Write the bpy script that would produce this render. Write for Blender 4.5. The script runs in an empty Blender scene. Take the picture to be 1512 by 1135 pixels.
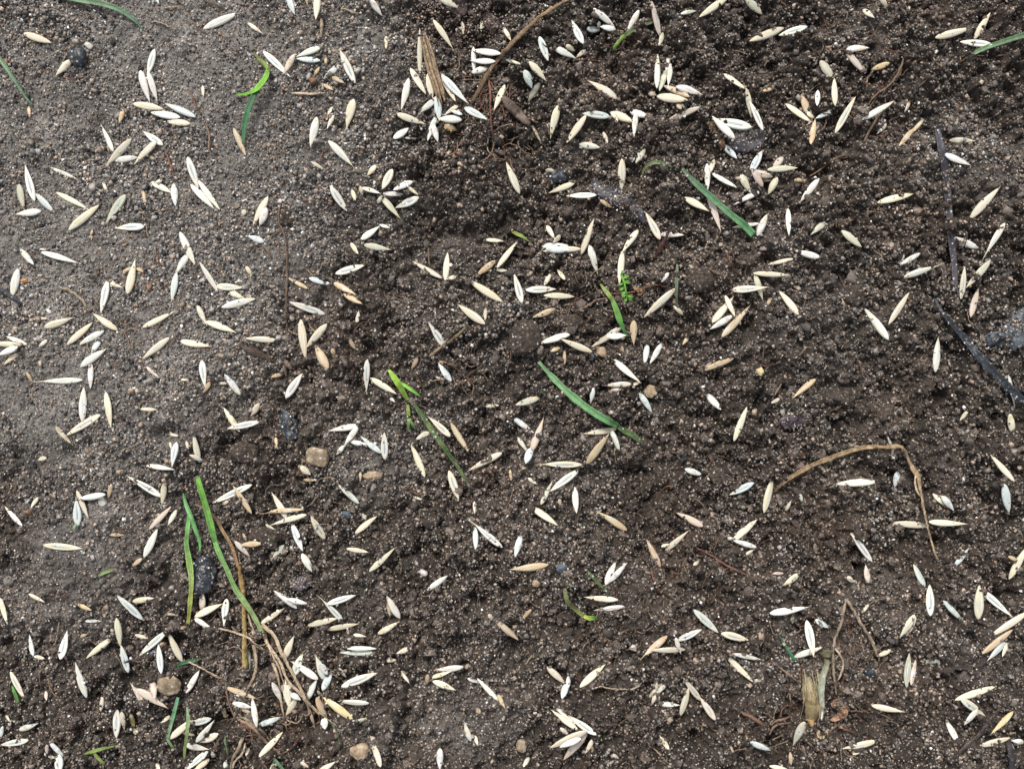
import bpy, math, random
import numpy as np
from mathutils import Vector
R = math.radians
MM = 0.001
SC = bpy.context.scene

# ------------------------------------------------------------------ camera, sky, light
PX = 200.0 / 1512.0                       # millimetres of ground per photograph pixel
CAM_H = 190.0                             # camera height above the soil, mm
cam_d = bpy.data.cameras.new('camera')
cam_d.sensor_width = 36.0
cam_d.lens = 36.0 * CAM_H / 200.0
cam_d.clip_start = 0.005
cam_d.clip_end = 50.0
cam = bpy.data.objects.new('camera', cam_d)
SC.collection.objects.link(cam)
cam.location = (0, 0, CAM_H * MM)
SC.camera = cam

SUN_EL, SUN_AZ = 52.0, 20.0               # degrees; azimuth measured from +Y (top of the picture) towards -X (left)
w = bpy.data.worlds.new('World'); SC.world = w; w.use_nodes = True
nt = w.node_tree; nt.nodes.clear()
sky = nt.nodes.new('ShaderNodeTexSky'); sky.sky_type = 'NISHITA'; sky.sun_disc = False
sky.sun_elevation = R(SUN_EL); sky.sun_rotation = R(-SUN_AZ)
sky.air_density = 1.0; sky.dust_density = 4.0
hs = nt.nodes.new('ShaderNodeHueSaturation'); hs.inputs['Saturation'].default_value = 0.30
bg = nt.nodes.new('ShaderNodeBackground'); bg.inputs['Strength'].default_value = 0.13
ou = nt.nodes.new('ShaderNodeOutputWorld')
nt.links.new(sky.outputs[0], hs.inputs['Color']); nt.links.new(hs.outputs[0], bg.inputs[0]); nt.links.new(bg.outputs[0], ou.inputs[0])
sun_d = bpy.data.lights.new('sun', 'SUN'); sun_d.energy = 1.4; sun_d.angle = R(12); sun_d.color = (1.0, 0.975, 0.94)
sun = bpy.data.objects.new('sun', sun_d); SC.collection.objects.link(sun)
dirv = Vector((-math.sin(R(SUN_AZ)) * math.cos(R(SUN_EL)), math.cos(R(SUN_AZ)) * math.cos(R(SUN_EL)), math.sin(R(SUN_EL))))
sun.rotation_euler = dirv.to_track_quat('Z', 'Y').to_euler()
sun.location = dirv * 1.0
SC.view_settings.view_transform = 'Standard'; SC.view_settings.look = 'None'
SC.view_settings.exposure = 0.62; SC.view_settings.gamma = 1.0

# ------------------------------------------------------------------ noise helpers (arrays in millimetres)
def h2(i, j, s):
    v = (i.astype(np.int64) * 374761393 + j.astype(np.int64) * 668265263 + s * 1442695041) & 0xffffffff
    v = ((v ^ (v >> 13)) * 1274126177) & 0xffffffff
    v = v ^ (v >> 16)
    v = (v * 2246822519) & 0xffffffff
    v = v ^ (v >> 15)
    return v / 4294967296.0
def vnoise(x, y, s, seed):
    x = x / s; y = y / s
    i = np.floor(x); j = np.floor(y); fx = x - i; fy = y - j
    fx = fx * fx * (3 - 2 * fx); fy = fy * fy * (3 - 2 * fy)
    a = h2(i, j, seed); b = h2(i + 1, j, seed); c = h2(i, j + 1, seed); d = h2(i + 1, j + 1, seed)
    return (a + (b - a) * fx) * (1 - fy) + (c + (d - c) * fx) * fy - 0.5
def fbm(x, y, s, seed, n=4):
    r = 0; a = 1.0
    for k in range(n):
        r = r + a * vnoise(x + 17.3 * k, y - 9.1 * k, s / 2 ** k, seed + k); a *= 0.5
    return r
def domes(x, y, s, seed, dens, r0=0.35, r1=0.75):
    """union of random round lumps on a jittered lattice of pitch s, height in mm"""
    wx = x + s * 0.5 * vnoise(x, y, s * 0.45, seed + 71); wy = y + s * 0.5 * vnoise(x, y, s * 0.45, seed + 72)
    u = wx / s; v = wy / s; i0 = np.floor(u); j0 = np.floor(v)
    out = np.zeros_like(u)
    for di in (-1, 0, 1):
        for dj in (-1, 0, 1):
            i = i0 + di; j = j0 + dj
            cx = i + h2(i, j, seed); cy = j + h2(i, j, seed + 1)
            rr = r0 + (r1 - r0) * h2(i, j, seed + 2)
            on = h2(i, j, seed + 3) < dens
            d2 = (u - cx) ** 2 + (v - cy) ** 2
            z = rr * 0.8 * np.sqrt(np.clip(1 - d2 / (rr * rr), 0, 1)) + np.where(d2 < rr * rr, 0.25 * rr * h2(i, j, seed + 4), 0)
            out = np.maximum(out, np.where(on, z, 0))
    return out * s
def pxx(px): return (px - 756.0) * PX
def pyy(py): return (567.5 - py) * PX
def blob(x, y, px, py, r):
    return np.exp(-((x - pxx(px)) ** 2 + (y - pyy(py)) ** 2) / (r * PX) ** 2)
SMOOTH = [(150,120,300,1.2),(330,330,200,1.0),(60,400,200,.9),(130,600,150,.75),(110,850,110,.9),(560,690,90,.5),(560,120,90,.35),(520,60,100,.4),
          (300,560,90,.35),(1440,230,70,.4),(700,1060,90,.35),(660,620,60,.3)]
def smooth_mask(x, y):
    r = 0
    for a, b, c, d in SMOOTH: r = r + d * blob(x, y, a, b, c)
    r = r + 0.5 * fbm(x, y, 14.0, 5)
    return np.clip(r, 0, 1) 
# pits and hollows seen in the photograph: x, y, radius (px), depth (mm)
PITS = [(1050,207,26,5),(1010,190,18,3),(658,345,24,4),(748,322,22,5),(770,128,18,5),(765,962,22,4.5),(752,945,14,3),(714,890,14,3.5),(1284,114,12,5),
        (107,668,16,3),(252,640,12,3),(135,655,10,2),(1345,805,20,4),(1268,840,9,5),(1228,570,16,4),(1325,570,18,3.5),(1238,768,18,4),(568,480,16,3),(893,185,14,4),
        (710,52,16,3.5),(1310,972,24,4),(1255,1068,20,4),(1140,1108,22,4),(605,1095,14,3),(677,958,12,3),(1035,1100,20,3),(1075,1035,14,2.5),(955,600,18,1.5),
        (725,340,14,3),(1137,382,10,4),(1100,480,14,2.5),(415,600,16,2),(690,880,12,3),(745,1125,10,3),(860,690,16,2.5),(1240,630,20,3),(1150,200,20,2),(1300,450,16,2.5),
        (1350,985,18,3),(470,1070,20,3),(560,1085,14,2.5),(330,1060,16,3),(235,640,12,3),(150,1030,12,2.5),(50,1080,12,2.5),(1420,800,14,2.5),(1470,880,12,3),(740,400,10,2.5),
        (1060,560,14,2),(820,1000,16,3),(640,960,12,2.5),(700,640,14,3),(1380,800,10,3),(880,60,10,3),(1000,90,14,3),(620,260,14,3),(560,30,14,3)]
MOUNDS = [(985,415,30,1.6),(775,500,36,1.8),(1020,410,24,1.5),(370,795,30,1.3),(1260,420,26,1.4),(900,620,60,1.5),(650,500,60,1.4),(1200,330,70,1.6),(1100,150,50,1.5),
          (700,250,60,1.2),(520,1060,34,1.6),(850,1080,50,1.0),(1380,640,50,1.3),(830,860,30,1.2),(1430,960,50,1.5),(1120,860,50,1.2),(480,920,40,1.0),(960,770,40,1.3),(120,760,40,.8)]
def macro(x, y):
    h = 1.6 * fbm(x, y, 42.0, 11, 2)
    sm = smooth_mask(x, y); rg = 1 - sm
    h = h + 1.0 * sm + rg * (2.0 * fbm(x, y, 15.0, 21, 3))
    for a, b, c, d in MOUNDS: h = h + d * blob(x, y, a, b, c)
    for a, b, c, d in PITS: h = h - 0.95 * d * blob(x, y, a, b, c)
    return h, rg
def height(x, y):
    h, rg = macro(x, y)
    k = 0.12 + 0.88 * rg
    h = h + rg * 0.60 * domes(x, y, 5.4, 101, 0.42)
    h = h + k * 0.95 * domes(x, y, 2.2, 111, 0.45)
    h = h + (0.50 + 1.15 * rg) * domes(x, y, 1.05, 121, 0.45)
    h = h + 0.55 * domes(x, y, 0.5, 131, 0.8)
    h = h + (0.30 + 1.15 * rg) * fbm(x, y, 2.8, 141, 4)
    h = h - (0.10 + rg) * 1.15 * domes(x + 31, y - 12, 2.6, 151, 0.24, 0.3, 0.75)
    cr = np.abs(fbm(x, y, 17.0, 161, 3)); h = h - 0.5 * np.clip(1 - cr / 0.018, 0, 1) * (1 - rg)
    return h - 1.1 * rg
HX0, HY0, HST = -112.0, -87.0, 0.17
_gx = np.arange(HX0, -HX0, HST); _gy = np.arange(HY0, -HY0, HST)
_a, _b = np.meshgrid(_gx, _gy); HT = height(_a.ravel(), _b.ravel()).reshape(_a.shape); del _a, _b
def hq(x, y):
    """the same height read from a table"""
    u = np.clip((x - HX0) / HST, 0, HT.shape[1] - 1.001); v = np.clip((y - HY0) / HST, 0, HT.shape[0] - 1.001)
    i = u.astype(int); j = v.astype(int); fu = u - i; fv = v - j
    return (HT[j, i] * (1 - fu) + HT[j, i + 1] * fu) * (1 - fv) + (HT[j + 1, i] * (1 - fu) + HT[j + 1, i + 1] * fu) * fv
def hs1(x, y):
    return float(height(np.array([float(x)]), np.array([float(y)]))[0])
def henv(x, y, r=1.2):
    """what a small thing of radius r (mm) would rest on"""
    a = np.linspace(0, 2 * math.pi, 9)[:-1]
    xs = np.concatenate([[x], x + r * np.cos(a), x + 0.5 * r * np.cos(a)]); ys = np.concatenate([[y], y + r * np.sin(a), y + 0.5 * r * np.sin(a)])
    return float(np.sort(hq(xs, ys))[10])
def ground_at(px, py, lift=0.0, r=1.2):
    """the point of the soil seen at photograph pixel px, py (mm)"""
    gx, gy = pxx(px), pyy(py); x, y = gx, gy; z = 0
    for _ in range(4):
        z = henv(x, y, r) + lift
        f = (CAM_H - z) / CAM_H; x = gx * f; y = gy * f
    return np.array([x, y, z])

# ------------------------------------------------------------------ material helpers
def mat(name, rough=0.8, spec=0.3):
    m = bpy.data.materials.new(name); m.use_nodes = True
    n = m.node_tree; b = n.nodes['Principled BSDF']
    b.inputs['Roughness'].default_value = rough; b.inputs['Specular IOR Level'].default_value = spec
    return m, n, b
def node(n, t, **kw):
    o = n.nodes.new(t)
    for k, v in kw.items(): setattr(o, k, v)
    return o
def noise_tex(n, scale, detail=3.0, vec=None, rough=0.55):
    t = node(n, 'ShaderNodeTexNoise'); t.inputs['Scale'].default_value = scale; t.inputs['Detail'].default_value = detail; t.inputs['Roughness'].default_value = rough
    if vec is not None: n.links.new(vec, t.inputs['Vector'])
    return t
def ramp(n, src, stops):
    r = node(n, 'ShaderNodeValToRGB'); n.links.new(src, r.inputs[0]); e = r.color_ramp.elements
    while len(e) > 1: e.remove(e[-1])
    e[0].position = stops[0][0]; e[0].color = (*stops[0][1], 1)
    for p, c in stops[1:]:
        k = e.new(p); k.color = (*c, 1)
    return r
def mixc(n, fac, a, b, mode='MIX'):
    m = node(n, 'ShaderNodeMix', data_type='RGBA', blend_type=mode)
    if isinstance(fac, float): m.inputs[0].default_value = fac
    else: n.links.new(fac, m.inputs[0])
    for s, v in ((6, a), (7, b)):
        if isinstance(v, tuple): m.inputs[s].default_value = (*v, 1)
        else: n.links.new(v, m.inputs[s])
    return m.outputs[2]
def bump(n, b, src, strength, dist):
    k = node(n, 'ShaderNodeBump'); k.inputs['Strength'].default_value = strength; k.inputs['Distance'].default_value = dist
    n.links.new(src, k.inputs['Height']); n.links.new(k.outputs[0], b.inputs['Normal'])
def simple(name, stops, scale, rough=0.8, spec=0.3, bscale=None, bdist=0.0002, bst=0.6, stretch=None, detail=4.0, specks=0.0):
    """noise ramp colour over object coordinates (metres), optional stretched bump"""
    m, n, b = mat(name, rough, spec)
    tc = node(n, 'ShaderNodeTexCoord'); v = tc.outputs['Object']
    if stretch:
        mp = node(n, 'ShaderNodeMapping'); mp.inputs['Scale'].default_value = stretch; n.links.new(v, mp.inputs['Vector']); v = mp.outputs[0]
    t = noise_tex(n, scale, detail, v); r = ramp(n, t.outputs[0], stops); n.links.new(r.outputs[0], b.inputs['Base Color'])
    if specks:                                    # sand grains clinging to it
        vo = node(n, 'ShaderNodeTexVoronoi'); vo.inputs['Scale'].default_value = 2100; n.links.new(v, vo.inputs['Vector'])
        sp = node(n, 'ShaderNodeSeparateColor'); n.links.new(vo.outputs['Color'], sp.inputs[0])
        a = node(n, 'ShaderNodeMath', operation='LESS_THAN'); n.links.new(vo.outputs['Distance'], a.inputs[0]); a.inputs[1].default_value = 0.42
        b2 = node(n, 'ShaderNodeMath', operation='LESS_THAN'); n.links.new(sp.outputs[0], b2.inputs[0]); b2.inputs[1].default_value = specks
        cc = node(n, 'ShaderNodeMath', operation='MULTIPLY'); n.links.new(a.outputs[0], cc.inputs[0]); n.links.new(b2.outputs[0], cc.inputs[1])
        g = ramp(n, sp.outputs[1], [(0.2, (0.12, 0.09, 0.06)), (0.6, (0.24, 0.21, 0.18)), (0.95, (0.5, 0.5, 0.48))])
        n.links.new(mixc(n, cc.outputs[0], r.outputs[0], g.outputs[0]), b.inputs['Base Color'])
    t2 = noise_tex(n, bscale or scale * 2, 3.0, v); bump(n, b, t2.outputs[0], bst, bdist)
    return m

# ------------------------------------------------------------------ mesh helpers
def mesh_from(name, verts, faces, m, smooth=True):
    """verts in metres (N,3), faces list of tuples or (M,k) array"""
    me = bpy.data.meshes.new(name)
    verts = np.asarray(verts, dtype=np.float32)
    if isinstance(faces, np.ndarray):
        k = faces.shape[1]; nf = len(faces)
        me.vertices.add(len(verts)); me.vertices.foreach_set('co', verts.ravel())
        me.loops.add(nf * k); me.loops.foreach_set('vertex_index', faces.astype(np.int32).ravel())
        me.polygons.add(nf); me.polygons.foreach_set('loop_start', np.arange(0, nf * k, k, dtype=np.int32)); me.polygons.foreach_set('loop_total', np.full(nf, k, dtype=np.int32))
        me.update(calc_edges=True)
    else:
        me.from_pydata([tuple(map(float, v)) for v in verts], [], [tuple(f) for f in faces]); me.update()
    if smooth: me.polygons.foreach_set('use_smooth', np.ones(len(me.polygons), dtype=bool))
    if m: me.materials.append(m)
    return me
def link(name, data, parent=None, loc=None):
    o = bpy.data.objects.new(name, data); SC.collection.objects.link(o)
    if parent is not None: o.parent = parent
    if loc is not None: o.location = loc
    return o
def tag(o, label=None, cat=None, group=None, kind=None):
    if label: o['label'] = label
    if cat: o['category'] = cat
    if group: o['group'] = group
    if kind: o['kind'] = kind
    return o
def point_colors(me, cols):
    a = me.color_attributes.new('tone', 'FLOAT_COLOR', 'POINT')
    c = np.ones((len(cols), 4), dtype=np.float32); c[:, :3] = cols
    a.data.foreach_set('color', c.ravel())

# ------------------------------------------------------------------ soil
def axis(lo, hi, step, far):
    c = np.arange(lo, hi + step, step); e = []; d = step; p = hi + step
    while p < far: d *= 1.13; p += d; e.append(p)
    e2 = []; d = step; p = lo
    while p > -far: d *= 1.13; p -= d; e2.append(p)
    return np.concatenate([np.array(e2[::-1]), c, np.array(e)])
GX = axis(-106, 106, 0.19, 1500); GY = axis(-81, 81, 0.19, 1500)
def build_soil():
    X, Y = np.meshgrid(GX, GY); x = X.ravel(); y = Y.ravel()
    z = height(x, y)
    nx, ny = len(GX), len(GY)
    idx = np.arange(nx * ny).reshape(ny, nx)
    f = np.stack([idx[:-1, :-1].ravel(), idx[:-1, 1:].ravel(), idx[1:, 1:].ravel(), idx[1:, :-1].ravel()], 1)
    m, n, b = mat('soil', 0.85, 0.25)
    at = node(n, 'ShaderNodeAttribute', attribute_name='tone')
    tc = node(n, 'ShaderNodeTexCoord'); v = tc.outputs['Object']
    t1 = noise_tex(n, 1500, 4.0, v, 0.7)
    r1 = ramp(n, t1.outputs[0], [(0.30, (0.42, 0.38, 0.34)), (0.5, (0.95, 0.92, 0.88)), (0.62, (1.3, 1.25, 1.2)), (0.72, (2.6, 2.5, 2.35))])
    c = mixc(n, 1.0, at.outputs['Color'], r1.outputs[0], 'MULTIPLY')
    n.links.new(c, b.inputs['Base Color'])
    t2 = noise_tex(n, 2600, 3.0, v, 0.7); bump(n, b, t2.outputs[0], 0.8, 0.00025)
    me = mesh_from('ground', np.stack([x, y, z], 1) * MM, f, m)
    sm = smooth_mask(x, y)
    point_colors(me, soil_tone(x, y, sm) * (0.44 + 0.40 * sm[:, None]))  # soil tone darkened here: shade of the voids between grains put into the colour
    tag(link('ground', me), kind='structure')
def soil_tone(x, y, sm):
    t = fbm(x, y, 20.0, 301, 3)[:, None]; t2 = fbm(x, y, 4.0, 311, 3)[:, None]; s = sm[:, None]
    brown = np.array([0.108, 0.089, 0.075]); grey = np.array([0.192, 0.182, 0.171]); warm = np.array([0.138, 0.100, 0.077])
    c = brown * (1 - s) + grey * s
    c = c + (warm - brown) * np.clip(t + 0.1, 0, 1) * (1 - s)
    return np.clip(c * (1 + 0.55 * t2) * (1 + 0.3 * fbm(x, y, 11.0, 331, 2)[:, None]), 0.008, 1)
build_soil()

def ico(sub):
    import bmesh
    bm = bmesh.new(); bmesh.ops.create_icosphere(bm, subdivisions=sub, radius=1.0)
    v = np.array([p.co[:] for p in bm.verts]); f = np.array([[q.index for q in p.verts] for p in bm.faces]); bm.free()
    return v, f
rng = np.random.default_rng(7)
def rand_rot(n):
    q = rng.normal(size=(n, 4)); q /= np.linalg.norm(q, axis=1)[:, None]; a, b, c, d = q.T
    return np.stack([np.stack([1-2*(c*c+d*d), 2*(b*c-a*d), 2*(b*d+a*c)], 1), np.stack([2*(b*c+a*d), 1-2*(b*b+d*d), 2*(c*d-a*b)], 1), np.stack([2*(b*d-a*c), 2*(c*d+a*b), 1-2*(b*b+c*c)], 1)], 1)
def scatter(name, base_v, base_f, x, y, z, rad, col, m, jit, smooth, flat=0.75, cuts=0):
    n = len(x); k = len(base_v)
    V = base_v[None] * (1 + jit * rng.normal(size=(n, k, 1))) * (1 + 0.36 * rng.normal(size=(n, 1, 3)).clip(-1.5, 1.5))
    for _ in range(cuts):
        kk = rng.normal(size=(n, 3)); kk /= np.linalg.norm(kk, axis=1)[:, None]; dd = np.einsum('nkj,nj->nk', V, kk)
        V = V - np.clip(dd - rng.uniform(.35, .7, (n, 1)), 0, None)[:, :, None] * kk[:, None, :] * 0.95
    V = np.einsum('nij,nkj->nki', rand_rot(n), V); V[:, :, 2] *= flat
    V = V * rad[:, None, None] + np.stack([x, y, z], 1)[:, None]
    F = (base_f[None] + (np.arange(n) * k)[:, None, None]).reshape(-1, base_f.shape[1])
    me = mesh_from(name, V.reshape(-1, 3) * MM, F, m, smooth)
    point_colors(me, np.repeat(col, k, axis=0))
    return link(name, me)
def grain_material(name, scale, rough):
    m, n, b = mat(name, rough, 0.35)
    at = node(n, 'ShaderNodeAttribute', attribute_name='tone'); tc = node(n, 'ShaderNodeTexCoord')
    t = noise_tex(n, scale, 3.0, tc.outputs['Object'], 0.7); r = ramp(n, t.outputs[0], [(0.3, (0.5, 0.48, 0.46)), (0.55, (1.05, 1.05, 1.05)), (0.75, (1.7, 1.65, 1.6))])
    n.links.new(mixc(n, 1.0, at.outputs['Color'], r.outputs[0], 'MULTIPLY'), b.inputs['Base Color'])
    bump(n, b, t.outputs[0], 0.7, 0.0002)
    return m
def jitter_grid(step, lx=108, ly=83):
    a = np.arange(-lx, lx, step); b = np.arange(-ly, ly, step); X, Y = np.meshgrid(a, b)
    x = X.ravel() + rng.uniform(-.5, .5, X.size) * step; y = Y.ravel() + rng.uniform(-.5, .5, X.size) * step
    return x, y
def grain_colours(x, y, sm):
    n = len(x); base = soil_tone(x, y, sm) * (0.34 + 2.3 * rng.random((n, 1)) ** 1.7)
    u = rng.random(n); tan = np.array([0.32, 0.25, 0.19]); white = np.array([0.66, 0.64, 0.60]); gr = np.array([0.26, 0.235, 0.21]); rust = np.array([.19, .11, .065]); blk = np.array([.02, .02, .022])
    pn = np.clip(1 + 2.2 * fbm(x, y, 6.0, 341, 2), .25, 2.6); pw = (0.032 + 0.016 * sm) * pn; pt = pw + 0.24; pg = pt + 0.22 * pn + 0.08 * sm; pr = pg + 0.02; pb = pr + 0.09
    v = (0.5 + 1.0 * rng.random((n, 1)))
    col = np.where((u < pw)[:, None], white * v.clip(.6, 1.3), np.where((u < pt)[:, None], tan * v, np.where((u < pg)[:, None], gr * v, np.where((u < pr)[:, None], rust * v, np.where((u < pb)[:, None], blk, base)))))
    return col, u < pw
def build_grains(cx, cy, cz, cr):
    x, y = jitter_grid(0.40); sm = smooth_mask(x, y)
    keep = rng.random(len(x)) < 0.70 + 0.25 * sm
    keep = keep & (rng.random(len(x)) < 1.0 + 0.9 * fbm(x, y, 7.0, 351, 3))
    x, y, sm = x[keep], y[keep], sm[keep]; n = len(x)
    rad = 0.09 + 0.19 * rng.random(n) ** 1.9 + 0.30 * (rng.random(n) < 0.05) * rng.random(n) ** 1.5
    rad = rad * np.clip(1 + 0.7 * fbm(x, y, 9.0, 361, 2), .75, 1.3)
    z = hq(x, y) + rad * (0.45 + 0.35 * rng.random(n))
    # grains stuck to the crumbs
    k = np.repeat(np.arange(len(cx)), np.clip((cr * 14).astype(int), 2, 20)); d = rng.normal(size=(len(k), 3)); d[:, 2] = np.abs(d[:, 2]); d /= np.linalg.norm(d, axis=1)[:, None]
    x2, y2, z2 = cx[k] + d[:, 0] * cr[k] * .95, cy[k] + d[:, 1] * cr[k] * .95, cz[k] + d[:, 2] * cr[k] * .75
    r2 = 0.10 + 0.13 * rng.random(len(k)) ** 1.8
    x, y, z, rad = [np.concatenate(q) for q in ((x, x2), (y, y2), (z, z2), (rad, r2))]
    col, wh = grain_colours(x, y, smooth_mask(x, y)); rad = np.where(wh, np.minimum(rad, .30) * rng.uniform(.6, 1.1, len(rad)), rad)
    cube = np.array([[a, b, c] for a in (-1, 1) for b in (-1, 1) for c in (-1, 1)]) * 0.70
    cf = np.array([[0, 1, 3, 2], [4, 6, 7, 5], [0, 4, 5, 1], [2, 3, 7, 6], [0, 2, 6, 4], [1, 5, 7, 3]])
    o = scatter('sand_grains', cube, cf, x, y, z, rad, col, grain_material('sand', 2500, 0.55), 0.20, False)
    tag(o, 'fine pale and brown sand grains strewn all over the soil', 'sand', kind='stuff')
def build_crumbs():
    x, y = jitter_grid(1.35); sm = smooth_mask(x, y)
    keep = rng.random(len(x)) < (1 - sm) * 0.62 + 0.05
    x, y, sm = x[keep], y[keep], sm[keep]; n = len(x)
    rad = (0.26 + 0.85 * rng.random(n) ** 3.4) * (1 - .35 * sm)
    z = hq(x, y) + rad * 0.1
    col = soil_tone(x, y, sm) * (0.55 + 1.0 * rng.random((n, 1)) ** 1.6)
    v, f = ico(2)
    o = scatter('soil_crumbs', v, f, x, y, z, rad, col, grain_material('crumb', 1800, 0.9), 0.13, False, cuts=4)
    tag(o, 'dark brown crumbs of loose soil between the seeds', 'soil', kind='stuff')
    return x, y, z, rad
build_grains(*build_crumbs())
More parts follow.
